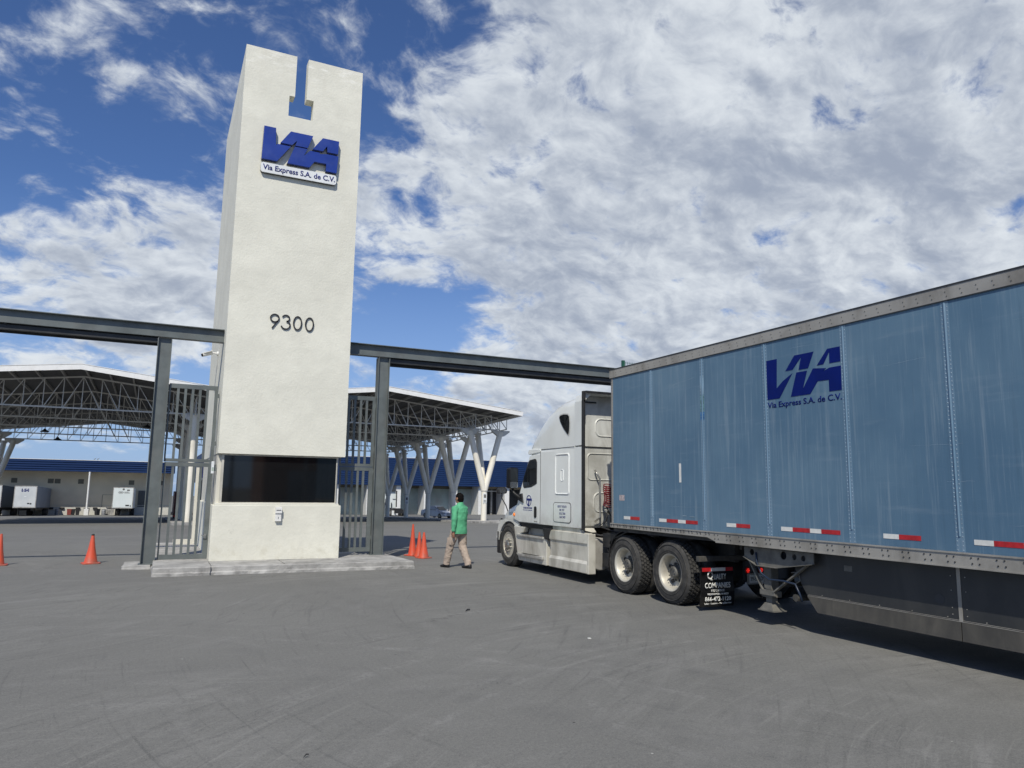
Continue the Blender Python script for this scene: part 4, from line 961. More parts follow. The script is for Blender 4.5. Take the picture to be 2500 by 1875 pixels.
def steer_wheel(parent, side, xo, cy, r=.502):
    fl = side == -1; sgn = 1 if fl else -1; cz = r+.005; c = (xo, cy, cz)
    hub = bpy.data.objects.new('steer_wheel', None); COL.objects.link(hub); hub.parent = parent; hub.empty_display_size = .1
    x0 = xo+.03 if fl else xo-.31
    tyre_mb(x0, .28, cy, cz, r).build('tyre', M_rubber, hub, smooth=True, auto=38)
    mb = MB()
    for k in range(4): mb.lathe([(x0+.05+k*.05-xo, r-.002), (x0+.052+k*.05-xo, r+.010), (x0+.085+k*.05-xo, r+.010), (x0+.087+k*.05-xo, r-.002)], c, 'x', 44)
    mb.build('tread', M_rubber, hub, smooth=True, auto=30)
    rr = r*.575; mb = MB()
    mb.lathe([(sgn*a, b) for a, b in ((.05, rr), (.035, rr+.01), (.04, rr-.015), (.09, rr-.03), (.095, .20), (.07, .15), (.065, .0001))], c, 'x', 40)
    mb.build('rim', M_rim, hub, smooth=True, auto=45, fix=True)
    mb = MB(); mb.lathe([(sgn*.07, .105), (sgn*.0, .098), (sgn*-.02, .075), (sgn*-.03, .0001)], c, 'x', 24)
    for k in range(10):
        a = 2*pi*(k+.5)/10; mb.tube((xo+sgn*.07, cy+cos(a)*.142, cz+sin(a)*.142), (xo-sgn*.005, cy+cos(a)*.142, cz+sin(a)*.142), .020, 8, .015)
    mb.build('hub', M_chrome, hub, smooth=True, auto=30, fix=True)
    mb = MB()
    for k in range(10):
        a = 2*pi*k/10; mb.tube((xo+sgn*.088, cy+cos(a)*.205, cz+sin(a)*.205), (xo+sgn*.0935-sgn*.01, cy+cos(a)*.205, cz+sin(a)*.205), .026, 10)
    mb.build('hand_hole', M_black, hub)
    return hub

# ------------------------------------------------------------------ truck tractor (heading +Y)
CX = 8.92; XS = 7.68
tk = thing('truck_tractor', (CX, 13.5, 0), 'white sleeper cab truck tractor pulling the blue trailer through the gate', 'truck')
def sect(y, wd, z0, zs, z1, n_, k=9, cx=CX):
    """one cross section: straight side from z0 to zs, then a superellipse over the top"""
    pts = [(cx-wd, y, z0), (cx-wd, y, (z0+zs)/2)]
    for i in range(2*k+1):
        t = pi-pi*i/(2*k); c_, s_ = cos(t), sin(t)
        pts.append((cx+wd*math.copysign(abs(c_)**(2/n_), c_), y, zs+(z1-zs)*abs(s_)**(2/n_)))
    pts += [(cx+wd, y, (z0+zs)/2), (cx+wd, y, z0)]
    return pts
# sleeper roof fairing and cab shell
mb = MB()
secs = [(13.165, 1.235, 2.66, 3.25, 3.80, 5.0), (13.7, 1.235, 2.66, 3.22, 3.76, 4.8), (14.0, 1.232, 2.66, 3.16, 3.71, 4.6), (14.3, 1.228, 2.665, 3.08, 3.62, 4.4), (14.55, 1.222, 2.67, 2.98, 3.50, 4.2), (14.78, 1.215, 2.675, 2.88, 3.34, 4.0), (14.96, 1.205, 2.68, 2.80, 3.16, 3.8), (15.10, 1.195, 2.68, 2.75, 2.98, 3.6), (15.20, 1.18, 2.67, 2.71, 2.83, 3.4), (15.26, 1.165, 2.67, 2.685, 2.74, 3.2)]
mb.loft([sect(*s) for s in secs])
rf = mb.build('roof_fairing', M_cab, tk, smooth=True, auto=50)
mb = MB(); secs = [(13.165, 1.235, 1.06, 2.62, 2.69, 9), (13.9, 1.24, 1.06, 2.62, 2.69, 9), (14.66, 1.24, 1.06, 2.62, 2.69, 9), (15.15, 1.215, 1.06, 2.45, 2.67, 8), (15.30, 1.205, 1.06, 2.0, 2.50, 5), (15.46, 1.20, 1.06, 1.8, 2.18, 4.5), (15.62, 1.20, 1.06, 1.62, 1.90, 4.2), (15.80, 1.20, 1.06, 1.42, 1.58, 4), (15.9, 1.2, 1.06, 1.36, 1.50, 4)]
mb.loft([sect(*s) for s in secs]); shell = mb.build('cab_shell', M_cab, tk, smooth=True, auto=50)
mb = MB(); mb.box(CX-1.2415, CX+1.2415, 13.17, 14.65, 2.688, 2.696); mb.build('roof_seam', M_black, tk)
# lip above the door
mb = MB(); mb.prism([(14.66, 2.63), (15.24, 2.60), (15.27, 2.66), (15.20, 2.72), (14.66, 2.70)], 'x', XS-.005, XS+.05); mb.build('door_lip', M_cab, tk, bevel=.01)
# hood and fenders
mb = MB()
secs = [(15.80, 1.20, 1.04, 1.24, 1.66, 2.8), (16.05, 1.205, 1.05, 1.20, 1.62, 2.7), (16.35, 1.20, 1.05, 1.16, 1.56, 2.6), (16.62, 1.17, 1.02, 1.10, 1.48, 2.6), (16.82, 1.12, .95, 1.02, 1.38, 2.7), (16.94, 1.05, .90, .95, 1.27, 2.8), (17.02, .93, .86, .90, 1.14, 2.8)]
mb.loft([sect(*s) for s in secs]); hood = mb.build('hood', M_cab, tk, smooth=True, auto=55)
def arch(x0, x1, name, mt):
    mb = MB(); cy, cz = 16.31, .50; inner = []; outer = []
    for i in range(15):
        a = R(8+ (172-8)*i/14); inner.append((cy+.575*cos(a), cz+.56*sin(a)))
        yy = cy+.72*cos(a); outer.append((min(17.03, yy), max(cz+.05, min(1.07, cz+.80*sin(a)+.02))))
    for i in range(14): mb.prism([inner[i], outer[i], outer[i+1], inner[i+1]], 'x', x0, x1)
    return mb.build(name, mt, tk, smooth=False)
arch(XS+.035, XS+.5, 'fender', M_cab); arch(CX*2-XS-.5, CX*2-XS-.035, 'fender', M_cab)
mb = MB(); mb.prism([(15.70, .96), (15.70, 1.06), (16.9, 1.06), (16.86, 1.0)], 'x', XS+.06, XS+.6); mb.build('wheel_well', M_black, tk)
# bumper and headlight
mb = MB(); mb.prism([(XS+.06, 16.80), (XS+.02, 16.96), (XS+.12, 17.10), (XS+.5, 17.22), (CX, 17.26), (2*CX-XS-.5, 17.22), (2*CX-XS-.12, 17.10), (2*CX-XS-.02, 16.96), (2*CX-XS-.06, 16.80)], 'z', .26, .80); mb.build('bumper', M_black, tk, bevel=.03)
mb = MB(); mb.prism([(16.86, .87), (17.0, .87), (16.99, 1.04), (16.90, 1.10)], 'x', XS+.09, XS+.13); mb.build('headlight', M_glassdark, tk)
mb = MB(); mb.lathe([(-.012, .0001), (-.02, .03), (-.0, .04)], (XS-.005, 15.95, 1.225), 'x', 16); mb.build('side_marker', M_amber, tk, smooth=True)
mb = MB(); mb.lathe([(-.004, .052), (.004, .052)], (XS, 15.95, 1.225), 'x', 16); mb.build('marker_bezel', M_chrome, tk)
# hood side opening and windshield
mb = MB(); mb.prism([(15.72, 1.50), (15.86, 1.48), (15.80, 1.80), (15.66, 1.86)], 'x', XS+.04, XS+.10); mb.build('cowl_vent', M_black, tk)
mb = MB()
mb.add([(CX-1.12, 15.24, 2.60), (CX+1.12, 15.24, 2.60), (CX+1.15, 15.88, 1.54), (CX-1.15, 15.88, 1.54), (CX-.9, 15.36, 2.62), (CX+.9, 15.36, 2.62), (CX+.9, 16.0, 1.56), (CX-.9, 16.0, 1.56)],
       [(0, 1, 5, 4), (4, 5, 6, 7), (0, 4, 7, 3), (5, 1, 2, 6), (3, 7, 6, 2), (0, 3, 2, 1)]); mb.build('windshield', M_glassdark, tk)
# door (left): shut lines, glass, handle
Xd = XS+.001
door = MB(); dpl = [(14.68, 1.065), (15.70, 1.065), (16.02, 1.13), (16.03, 1.16), (15.93, 1.33), (15.86, 1.45), (15.70, 1.86), (15.47, 2.16), (15.22, 2.575), (15.15, 2.61), (14.66, 2.615)]
def outl(mb, pl, wd, x0, x1):
    k = len(pl)
    cx_ = sum(p[0] for p in pl)/k; cy_ = sum(p[1] for p in pl)/k
    inn = []
    for p in pl:
        d = Vector((cx_-p[0], cy_-p[1])); d = d.normalized()*wd; inn.append((p[0]+d.x, p[1]+d.y))
    for i in range(k):
        j = (i+1) % k; mb.prism([pl[i], pl[j], inn[j], inn[i]], 'x', x0, x1)
mb = MB(); mb.prism([p for p in dpl[:3]]+[(15.90, 1.33), (15.83, 1.45), (15.62, 1.84), (15.43, 2.16), (15.18, 2.575), (14.66, 2.60)], 'x', Xd-.003, Xd+.05)
dr = mb.build('door', M_cab, tk, bevel=.012)
mb = MB(); mb.box(Xd-.004, Xd+.01, 14.645, 14.66, 1.065, 2.66); mb.box(Xd-.004, Xd+.01, 14.66, 15.75, 1.045, 1.060); mb.build('door_gap', M_black, dr)
win = [(14.83, 1.96), (14.83, 2.40), (14.86, 2.455), (14.92, 2.475), (15.16, 2.455), (15.22, 2.42), (15.44, 2.10), (15.485, 1.98), (15.47, 1.90), (15.42, 1.865), (15.10, 1.885), (14.92, 1.93)]
mb = MB(); mb.prism([(14.93+(a-14.93)*1.06-.01, 2.17+(b-2.17)*1.07) for a, b in win], 'x', Xd-.010, Xd); dw = mb.build('door_window', M_black, dr)
mb = MB(); mb.prism([(15.13+(a-15.13)*.94, 2.17+(b-2.17)*.93) for a, b in win], 'x', Xd-.013, Xd-.009); mb.build('glass', M_glassdark, dw)
mb = MB(); mb.box(Xd-.016, Xd-.012, 15.24, 15.255, 1.90, 2.36); mb.build('quarter_divider', M_black, dw)
mb = MB(); mb.prism(rrect(14.815, 14.935, 1.19, 1.44, .045, 5), 'x', Xd-.012, Xd-.002); dh = mb.build('door_handle', M_black, dr)
mb = MB(); mb.box(Xd-.03, Xd-.018, 14.85, 14.90, 1.22, 1.41); mb.box(Xd-.02, Xd-.01, 14.85, 14.90, 1.22, 1.24); mb.box(Xd-.02, Xd-.01, 14.85, 14.90, 1.39, 1.41); mb.build('pull', M_dark, dh)
# door emblem: ring with slanted T
lg = MB(); cy, cz, ry, rz_ = 15.20, 1.56, .125, .125
n_ = 28
for i in range(n_):
    a0, a1 = 2*pi*i/n_, 2*pi*(i+1)/n_; wi = lambda a: .80-.10*cos(a)
    mb_ = [(cy+ry*cos(a0), cz+rz_*sin(a0)), (cy+ry*cos(a1), cz+rz_*sin(a1)), (cy-.01+ry*wi(a1+pi)*cos(a1)*.98, cz+rz_*.86*sin(a1)), (cy-.01+ry*wi(a0+pi)*cos(a0)*.98, cz+rz_*.86*sin(a0))]
    lg.prism(mb_, 'x', Xd-.0075, Xd-.0035)
lg.prism([(15.285, 1.61), (15.06, 1.61), (15.045, 1.565), (15.285, 1.565)], 'x', Xd-.0095, Xd-.0040)
lg.prism([(15.215, 1.565), (15.165, 1.565), (15.185, 1.445), (15.235, 1.445)], 'x', Xd-.0095, Xd-.0040)
lg.build('door_emblem', M_navy, dr)
T_ = lambda nm, s, y, z, wd, ht, par, mt=M_navy, b=.02: text(nm, s, mt, par, (Xd-.0035, y, z), (0, -1, 0), (0, 0, 1), wd, ht, .002, bold=b)
T_('door_writing', 'TRANSPORTACIONES', 15.485, 1.375, .45, .042, dr)
T_('door_writing', 'CARGA NACIONAL E INTERNACIONAL', 15.50, 1.338, .47, .018, dr, b=0)
T_('badge', '125 EVO', 14.93, 1.095, .15, .026, dr, M_hub, b=.03)
# sleeper side panel, hatch
def ring_panel(name, y0, y1, z0, z1, r, wd, depth, mt, par, x=None):
    x = Xd if x is None else x
    o_ = rrect(y0, y1, z0, z1, r, 6); i_ = rrect(y0+wd, y1-wd, z0+wd, z1-wd, max(.01, r-wd*.6), 6); k = len(o_)
    m_ = [((a[0]+b[0])/2, (a[1]+b[1])/2) for a, b in zip(o_, i_)]
    mb = MB(); rings = []
    for i in list(range(k))+[0]: rings.append([(x+.004, o_[i][0], o_[i][1]), (x-depth, m_[i][0], m_[i][1]), (x+.004, i_[i][0], i_[i][1])])
    mb.loft(rings, caps=False); return mb.build(name, mt, par, fix=True, smooth=False)
Xs = CX-1.24
ring_panel('pressed_panel', 13.36, 13.98, 1.70, 2.58, .07, .055, .014, M_cab, shell, Xs)
ring_panel('pressed_panel', 13.61, 13.735, 1.99, 2.24, .04, .022, .008, M_cab, shell, Xs)
ht_ = MB(); ht_.prism(rrect(13.315, 14.035, 1.15, 1.54, .07, 6), 'x', Xs-.002, Xs+.02); hat = ht_.build('hatch', M_cab, tk)
ring_panel('hatch_gap', 13.30, 14.05, 1.135, 1.555, .075, .014, .006, M_black, hat, Xs)
Xh = Xs-.0025
for i, (s_, yy, ww) in enumerate((('USDOT 2922573', 13.86, .38), ('MX 1757', 13.77, .20), ('SCAC TRXN', 13.78, .25), ('CAAT 3W2P', 13.775, .25))):
    text('hatch_writing', s_, M_navy, hat, (Xh, yy, 1.445-i*.072), (0, -1, 0), (0, 0, 1), ww, .046, .002, bold=.012)
# teardrop roof window
td = [(13.80, 3.34), (13.77, 3.375), (13.62, 3.39), (13.45, 3.375), (13.385, 3.33), (13.365, 3.2), (13.375, 3.05), (13.40, 2.975), (13.425, 2.955), (13.47, 2.98), (13.62, 3.10), (13.75, 3.24)]
mb = MB()
def side_x(y, z):   # outer face of the roof fairing at y, z
    best = None
    import bisect
    S = [(13.165, 1.235, 3.25, 3.80, 5.0), (13.7, 1.235, 3.22, 3.76, 4.8), (14.0, 1.232, 3.16, 3.71, 4.6)]
    for a, b in zip(S, S[1:]):
        if a[0] <= y <= b[0] or b is S[-1]:
            t = min(1, max(0, (y-a[0])/(b[0]-a[0]))); wd, zs, z1, n_ = [a[i]+(b[i]-a[i])*t for i in range(1, 5)]
            if z <= zs: return CX-wd
            q_ = max(0, 1-((z-zs)/(z1-zs))**n_); return CX-wd*q_**(1/n_)
mb = MB(); k = len(td); cy_, cz_ = 13.56, 3.2
for sc_, dxx, m_i in ((1.13, .006, 0),):
    vs = [(side_x(cy_+(a-cy_)*sc_, cz_+(b-cz_)*sc_)-dxx, cy_+(a-cy_)*sc_, cz_+(b-cz_)*sc_) for a, b in td]+[(side_x(cy_, cz_)-dxx-.004, cy_, cz_)]
    mb.add(vs, [(i, (i+1) % k, k) for i in range(k)])
tdw = mb.build('side_window', M_cabrear, rf)
mb = MB(); vs = [(side_x(a, b)-.012, a, b) for a, b in td]+[(side_x(cy_, cz_)-.014, cy_, cz_)]; mb.add(vs, [(i, (i+1) % k, k) for i in range(k)]); mb.build('glass', M_glassdark, tdw)
# side extenders behind the sleeper
for s_ in (-1, 1):
    x_ = CX+s_*1.235
    for (z0, z1) in ((1.06, 2.68), (2.71, 3.598)):
        mb = MB(); mb.prism([(x_, 13.17), (x_+s_*.012, 12.86), (x_-s_*.02, 12.86), (x_-s_*.05, 13.17)], 'z', z0, z1); ex = mb.build('side_extender', M_cab, tk)
        mb = MB(); mb.prism([(x_+s_*.014, 12.87), (x_+s_*.018, 12.77), (x_-s_*.012, 12.77), (x_-s_*.022, 12.87)], 'z', z0-.03, z1+.015); mb.build('rubber_edge', M_black, ex)
mb = MB(); mb.loft([[(CX-1.235, 13.17, 3.60), (CX-1.19, 13.17, 3.735), (CX-1.05, 13.17, 3.785), (CX+1.05, 13.17, 3.785), (CX+1.19, 13.17, 3.735), (CX+1.235, 13.17, 3.60), (CX+1.18, 13.17, 3.60), (CX+1.02, 13.17, 3.74), (CX-1.02, 13.17, 3.74), (CX-1.18, 13.17, 3.60)],
    [(CX-1.245, 12.86, 3.60), (CX-1.20, 12.86, 3.76), (CX-1.05, 12.86, 3.80), (CX+1.05, 12.86, 3.80), (CX+1.20, 12.86, 3.76), (CX+1.245, 12.86, 3.60), (CX+1.19, 12.86, 3.60), (CX+1.02, 12.86, 3.765), (CX-1.02, 12.86, 3.765), (CX-1.19, 12.86, 3.60)]], caps=True)
rxp = mb.build('roof_extender', M_cab, tk, fix=True)
mb = MB(); mb.box(CX-1.20, CX+1.20, 12.77, 12.858, 3.775, 3.808); mb.box(CX-1.253, CX-1.21, 12.77, 12.858, 3.58, 3.80); mb.box(CX+1.21, CX+1.253, 12.77, 12.858, 3.58, 3.80); mb.build('rubber_edge', M_black, rxp)
# back wall of the sleeper
mb = MB(); mb.box(CX-1.17, CX+1.17, 13.10, 13.16, 1.10, 3.74); bw = mb.build('back_wall', M_cabrear, tk)
def back_ring(x0, x1, z0, z1, r, wd=.045):
    o_ = rrect(x0, x1, z0, z1, r, 6); i_ = rrect(x0+wd, x1-wd, z0+wd, z1-wd, max(.01, r-wd*.6), 6); k = len(o_); rings = []
    m_ = [((a[0]+b[0])/2, (a[1]+b[1])/2) for a, b in zip(o_, i_)]
    for i in list(range(k))+[0]: rings.append([(o_[i][0], 13.102, o_[i][1]), (m_[i][0], 13.082, m_[i][1]), (i_[i][0], 13.102, i_[i][1])])
    mb = MB(); mb.loft(rings, caps=False); mb.build('pressed_panel', M_cabrear, bw, fix=True)
back_ring(7.93, 9.8, 2.0, 2.58, .10); back_ring(8.12, 8.9, 2.9, 3.3, .14); back_ring(8.08, 9.7, 1.35, 1.78, .14); back_ring(9.1, 9.85, 2.9, 3.3, .14)
mb = MB(); mb.box(CX-1.17, CX+1.17, 13.085, 13.10, 2.68, 2.705); mb.box(7.84, 7.87, 13.07, 13.10, 3.30, 3.62); mb.box(7.84, 8.15, 13.07, 13.10, 3.60, 3.63); mb.build('seam_strip', M_dark, bw)
mb = MB(); mb.path([(8.10, 13.05, 2.22), (8.12, 13.0, 2.14), (8.17, 12.98, 2.05), (8.18, 12.98, 1.5), (8.18, 12.98, 1.28), (8.08, 13.03, 1.18)], .019, 8); mb.build('grab_rail', M_chrome, bw, smooth=True)
mb = MB()
for (x_, z_) in ((7.76, 3.55), (7.76, 2.82), (7.76, 2.40), (7.76, 1.32), (7.76, 1.15), (8.6, 3.66)): mb.box(x_-.04, x_+.05, 13.0, 13.09, z_-.03, z_+.03)
mb.build('bracket', M_black, bw)
# coiled air lines
mb = MB(); pts = []
for i in range(150):
    a = i*.42; z = 1.92-.0028*i; pts.append((8.20+.085*cos(a), 12.72+.085*sin(a)+.02*sin(i*.05), z+.03*sin(a)))
mb.path(pts, .011, 6); mb.build('air_line', M_hose, tk, smooth=True)
mb = MB(); mb.path([(8.22, 12.75, 1.42), (8.2, 12.8, 1.2), (8.1, 12.9, 1.1), (8.3, 12.6, 1.0), (8.7, 12.4, .98)], .018, 6); mb.path([(8.3, 12.95, 1.5), (8.32, 12.8, 1.3), (8.25, 12.7, 1.15), (8.45, 12.4, 1.02)], .016, 6); mb.path([(7.8, 13.0, 1.0), (8.0, 12.7, .93), (8.3, 12.5, .95), (8.6, 12.2, .93)], .02, 6); mb.build('cable', M_black, tk, smooth=True)
mb = MB(); mb.path([(8.35, 12.7, 1.85), (8.35, 12.55, 1.9), (8.35, 12.2, 1.75), (8.4, 11.9, 1.6)], .012, 6); mb.build('air_line', M_bluehose, tk, smooth=True)
# chassis fairing, left and right
def fairing(s_):
    X = lambda d: CX+s_*(1.245-d)      # d measured inwards
    par = tk
    def pr(prof, y0, y1, nm, mt):
        mb = MB(); mb.loft([[(X(d), y0, z) for d, z in prof], [(X(d), y1, z) for d, z in prof]]); return mb.build(nm, mt, par, fix=True)
    rear = [(.05, .975), (.0, .955), (-.005, .78), (.022, .755), (.03, .44), (-.012, .385), (-.008, .215), (.03, .20), (.12, .20), (.12, .975)]
    f1 = pr(rear, 12.66, 14.20, 'side_fairing', M_skirt)
    mb = MB(); mb.box(min(X(-.008), X(.16)), max(X(-.008), X(.16)), 12.60, 12.655, .20, .965); e_ = mb.build('fairing_end', M_skirt, f1, bevel=.01)
    # front part with the two steps
    mb = MB()
    mb.prism([(14.45, .20), (15.72, .20), (15.80, .36), (16.0, .96), (15.42, .96), (15.50, .84), (15.72, .80), (15.66, .775), (14.45, .775)], 'x', X(.02), X(.13))
    f2 = mb.build('step_fairing', M_skirt, par, bevel=.01)
    mb = MB(); mb.box(min(X(.16), X(.2)), max(X(.16), X(.2)), 14.45, 15.5, .775, .97); mb.build('step_recess', M_alu, f2)
    mb = MB(); mb.prism([(14.48, .745), (15.72, .745), (15.82, .79), (14.48, .79)], 'x', X(-.02), X(.15)); mb.prism([(14.48, .315), (15.66, .305), (15.76, .36), (14.48, .375)], 'x', X(-.035), X(.1)); mb.build('step', M_alu, f2, bevel=.008)
    mb = MB(); mb.box(min(X(.02), X(.12)), max(X(.02), X(.12)), 14.62, 15.62, .79, .795); mb.box(min(X(-.03), X(.02)), max(X(-.03), X(.02)), 14.7, 15.5, .375, .38); mb.build('step_tread', M_under, f2)
    mb = MB(); mb.box(min(X(.01), X(.12)), max(X(.01), X(.12)), 14.36, 14.47, .2, .96); mb.build('fairing_post', M_skirt, par, bevel=.008)
    mb = MB(); mb.prism([(14.13, .99), (14.50, .985), (14.42, .755), (14.24, .745)], 'x', X(-.012), X(.1)); mb.build('strap_bracket', M_black, par, bevel=.012)
    mb = MB(); mb.box(min(X(.06), X(.5)), max(X(.06), X(.5)), 14.15, 15.75, .95, 1.055); mb.build('sill_gap', M_black, par)
    mb = MB(); mb.prism([(12.95, .975), (14.15, .975), (14.15, 1.055), (13.05, 1.055)], 'x', X(.05), X(.4)); mb.build('tank_cover', M_skirt, par, bevel=.01)
fairing(-1); fairing(1)
# mirrors
def mirror(s_, yh, zc, big=True):
    x = CX+s_*1.40
    mb = MB(); mb.prism(rrect(x-.115, x+.115, zc-.24, zc+.24, .05, 4), 'y', yh-.09, yh+.09); hd = mb.build('mirror', mat('mirror_shell', (.007, .007, .008), .45, spec=.3), tk, bevel=.015)
    mb = MB(); mb.prism(rrect(x-.095, x+.095, zc-.075, zc+.22, .03, 4), 'y', yh-.098, yh-.091); mb.build('glass', mat('mirror_glass', (.06, .07, .08), .05, metal=.6), hd)
    mb = MB(); mb.prism(rrect(x-.095, x+.095, zc-.225, zc-.085, .03, 4), 'y', yh-.102, yh-.091); mb.build('convex_glass', mat('bright_mirror', (.5, .53, .56), .08, metal=.9), hd)
    mb = MB(); mb.path([(x, yh, zc-.22), (x-s_*.03, yh-.03, zc-.34), (x-s_*.1, yh-.18, zc-.44), (CX+s_*1.22, 15.62, 1.60)], .028, 8); mb.build('arm', M_black, hd, smooth=True)
    mb = MB(); mb.prism([(15.46, 1.50), (15.70, 1.56), (15.74, 1.70), (15.52, 1.72)], 'x', CX+s_*1.205, CX+s_*1.27); mb.build('foot', M_black, hd, bevel=.01)
mirror(-1, 15.76, 2.07); mirror(1, 15.76, 2.07)
for s_ in (-1, 1):
    x = CX+s_*1.05; hm = MB(); hm.prism(rrect(x-.13, x+.13, 1.70, 1.84, .05, 4), 'y', 17.05, 17.13); h_ = hm.build('hood_mirror', M_black, tk, bevel=.01)
    mb = MB(); mb.prism(rrect(x-.09, x+.09, 1.715, 1.825, .04, 4), 'y', 17.043, 17.049); mb.build('glass', mat('bright_mirror', (.5, .53, .56), .08, metal=.9), h_)
    mb = MB(); mb.path([(x, 17.09, 1.72), (x-.01, 17.08, 1.6), (x-s_*.08, 17.0, 1.4), (x-s_*.12, 16.93, 1.22)], .014, 6); mb.build('arm', M_black, h_)
# chassis and running gear
mb = MB()
for x in (8.47, 9.30): mb.box(x, x+.08, 9.42, 16.9, .70, .97)
for y in (9.5, 10.7, 12.2, 13.4): mb.box(8.55, 9.3, y, y+.12, .72, .95)
mb.build('chassis_rail', M_under, tk)
mb = MB(); mb.box(8.35, 9.5, 10.3, 11.25, .985, 1.03); mb.prism([(8.35, 10.3), (8.75, 9.85), (8.85, 10.3)], 'z', .985, 1.03); mb.prism([(9.5, 10.3), (9.1, 9.85), (9.0, 10.3)], 'z', .985, 1.03); mb.build('fifth_wheel', M_dark, tk)
mb = MB()
for y in (10.05, 11.37): mb.tube((7.9, y, .507), (9.95, y, .507), .075, 10); mb.lathe([(-.2, .12), (-.08, .21), (.08, .21), (.2, .12)], (CX, y, .52), 'x', 14)
mb.tube((7.9, 16.31, .507), (9.95, 16.31, .507), .06, 8)
for y in (10.05, 11.37):
    for x in (8.42, 9.42): mb.lathe([(0, .1), (.05, .15), (.2, .15), (.25, .1)], (x, y+.2, .62), 'z', 12)
mb.build('axle', M_under, tk)
mb = MB(); mb.lathe([(0, .2), (.01, .30), (.04, .32), (1.35, .32), (1.38, .30), (1.39, .2)], (8.08, 12.78, .56), 'y', 28); mb.build('fuel_tank', M_alu, tk, smooth=True, auto=40)
mb = MB(); mb.lathe([(0, .2), (.01, .30), (.04, .32), (1.35, .32), (1.38, .30), (1.39, .2)], (9.76, 12.78, .56), 'y', 28); mb.build('fuel_tank', M_alu, tk, smooth=True, auto=40)
mb = MB(); mb.box(8.0, 8.44, 12.15, 12.6, .72, .98); mb.box(8.0, 8.4, 12.25, 12.62, .35, .6); mb.tube((8.0, 12.3, .8), (9.9, 12.3, .8), .06, 8); mb.lathe([(0, .12), (.7, .12)], (8.3, 11.95, .62), 'x', 12); mb.box(8.5, 9.3, 12.5, 13.6, .35, .7); mb.build('air_tank', M_dark, tk)
for s_ in (-1, 1):
    x0, x1 = (7.70, 8.28) if s_ == -1 else (CX*2-8.28, CX*2-7.70)
    mb = MB(); cyw, czw = 11.37, .5; rr = .60; pl = []
    for i in range(9):
        a = R(88-62*i/8-0); pl.append((cyw+rr*cos(a), czw+rr*sin(a)))
    pl += [(11.97, .36)]
    for i in range(len(pl)-1):
        p, q_ = pl[i], pl[i+1]; mb.prism([p, q_, (q_[0]-.012, q_[1]-.010), (p[0]-.012, p[1]-.010)], 'x', x0, x1)
    mb.prism([(11.80, .93), (11.30, .93+.17), (10.95, 1.10), (10.95, 1.085), (11.30, 1.083), (11.79, .915)], 'x', x0, x1)
    for k in range(5): mb.bar((x0-.003 if s_ < 0 else x1+.003, 11.93, .40+k*.09), (x0-.003 if s_ < 0 else x1+.003, 11.965, .45+k*.09), .01, .012)
    mb.build('quarter_fender', M_black, tk)
    # rear mud flap
    f0, f1 = (7.64, 8.26) if s_ == -1 else (CX*2-8.26, CX*2-7.64)
    mb = MB(); k2 = 14; y0 = 9.24
    rows_ = []
    for i in range(9):
        z = .665-.605*i/8; yy = y0+.05*math.sin(i/8*1.4)+.02*math.sin(i*.9); xo = .035*(i/8)
        rows_.append([(f0, yy, z), (f1+xo, yy-.015, z), (f1+xo, yy-.005, z), (f0, yy+.010, z)])
    mb.loft(rows_); fl_ = mb.build('mud_flap', mat("glossy_flap", (.010, .010, .011), .28, var=.2), tk)
    mb = MB(); mb.box(f0-.03, f1+.5 if s_ == -1 else f1+.03, 9.26, 9.33, .745, .825)
    for k in range(9): mb.box(f0+.02+k*.03, f0+.035+k*.03, 9.25, 9.259, .75, .82)
    mb.build('flap_hanger', M_under, tk, bevel=.012)
    mb = MB(); mb.box(f0+.005, f1-.02, 9.225, 9.235, .600, .655); rb_ = mb.build('flap_reflector', M_red, fl_)
    mb = MB(); mb.box(f0+.17, f0+.45, 9.221, 9.2245, .602, .653); mb.build('reflector_white', M_refw, rb_)
    if s_ == -1:
        def FT(s, x, z, wd, ht, b=.02, mt=M_refw):
            i = (.665-z)/.605*8; yy = 9.24+.05*math.sin(i/8*1.4)+.02*math.sin(i*.9)-.026
            text('flap_writing', s, mt, fl_, (x, yy, z), (1, 0, 0), (0, 0, 1), wd, ht, .003, bold=b)
        FT('Q', 7.755, .455, .115, .145, .02); FT('UALITY', 7.885, .472, .24, .085, .01); FT('COMPANIES', 7.695, .345, .50, .085, .02)
        FT('9702 E. 30TH ST.', 7.81, .292, .27, .035, .02); FT('INDIANAPOLIS, IN 46229', 7.745, .237, .41, .035, .02)
        FT('866-472-1120', 7.71, .148, .51, .068, .03); FT('Sales - Leasing - Parts/Service', 7.705, .092, .53, .034, .02)
# rear light bar and plate
mb = MB(); mb.box(8.62, 9.66, 9.36, 9.42, .42, .72); lb_ = mb.build('light_panel', M_dark, tk)
for x in (8.66, 8.94):
    mb = MB(); mb.lathe([(0, .0001), (-.012, .035), (-.002, .052)][::-1], (x, 9.352, .575), 'y', 18)
    lp = mb.build('tail_lamp', M_redlens, lb_, smooth=True)
    mb = MB()
    for k in range(6):
        a = 2*pi*k/6; mb.lathe([(-.016, .0001), (-.010, .010)], (x+.027*cos(a)*(0 if k == 9 else 1), 9.352, .575+.027*sin(a)), 'y', 8)
    mb.lathe([(-.018, .0001), (-.012, .010)], (x, 9.352, .575), 'y', 8); mb.build('diode', M_taillit, lp)
    mb = MB(); mb.lathe([(-.006, .060), (-.006, .052), (.006, .052), (.006, .060)], (x, 9.355, .575), 'y', 18, closed=True); mb.build('bezel', M_black, lp)
mb = MB(); mb.lathe([(-.008, .0001), (-.002, .045)], (8.80, 9.355, .66), 'y', 18); mb.build('unlit_lamp', mat('clear_lens', (.12, .12, .12), .2), lb_)
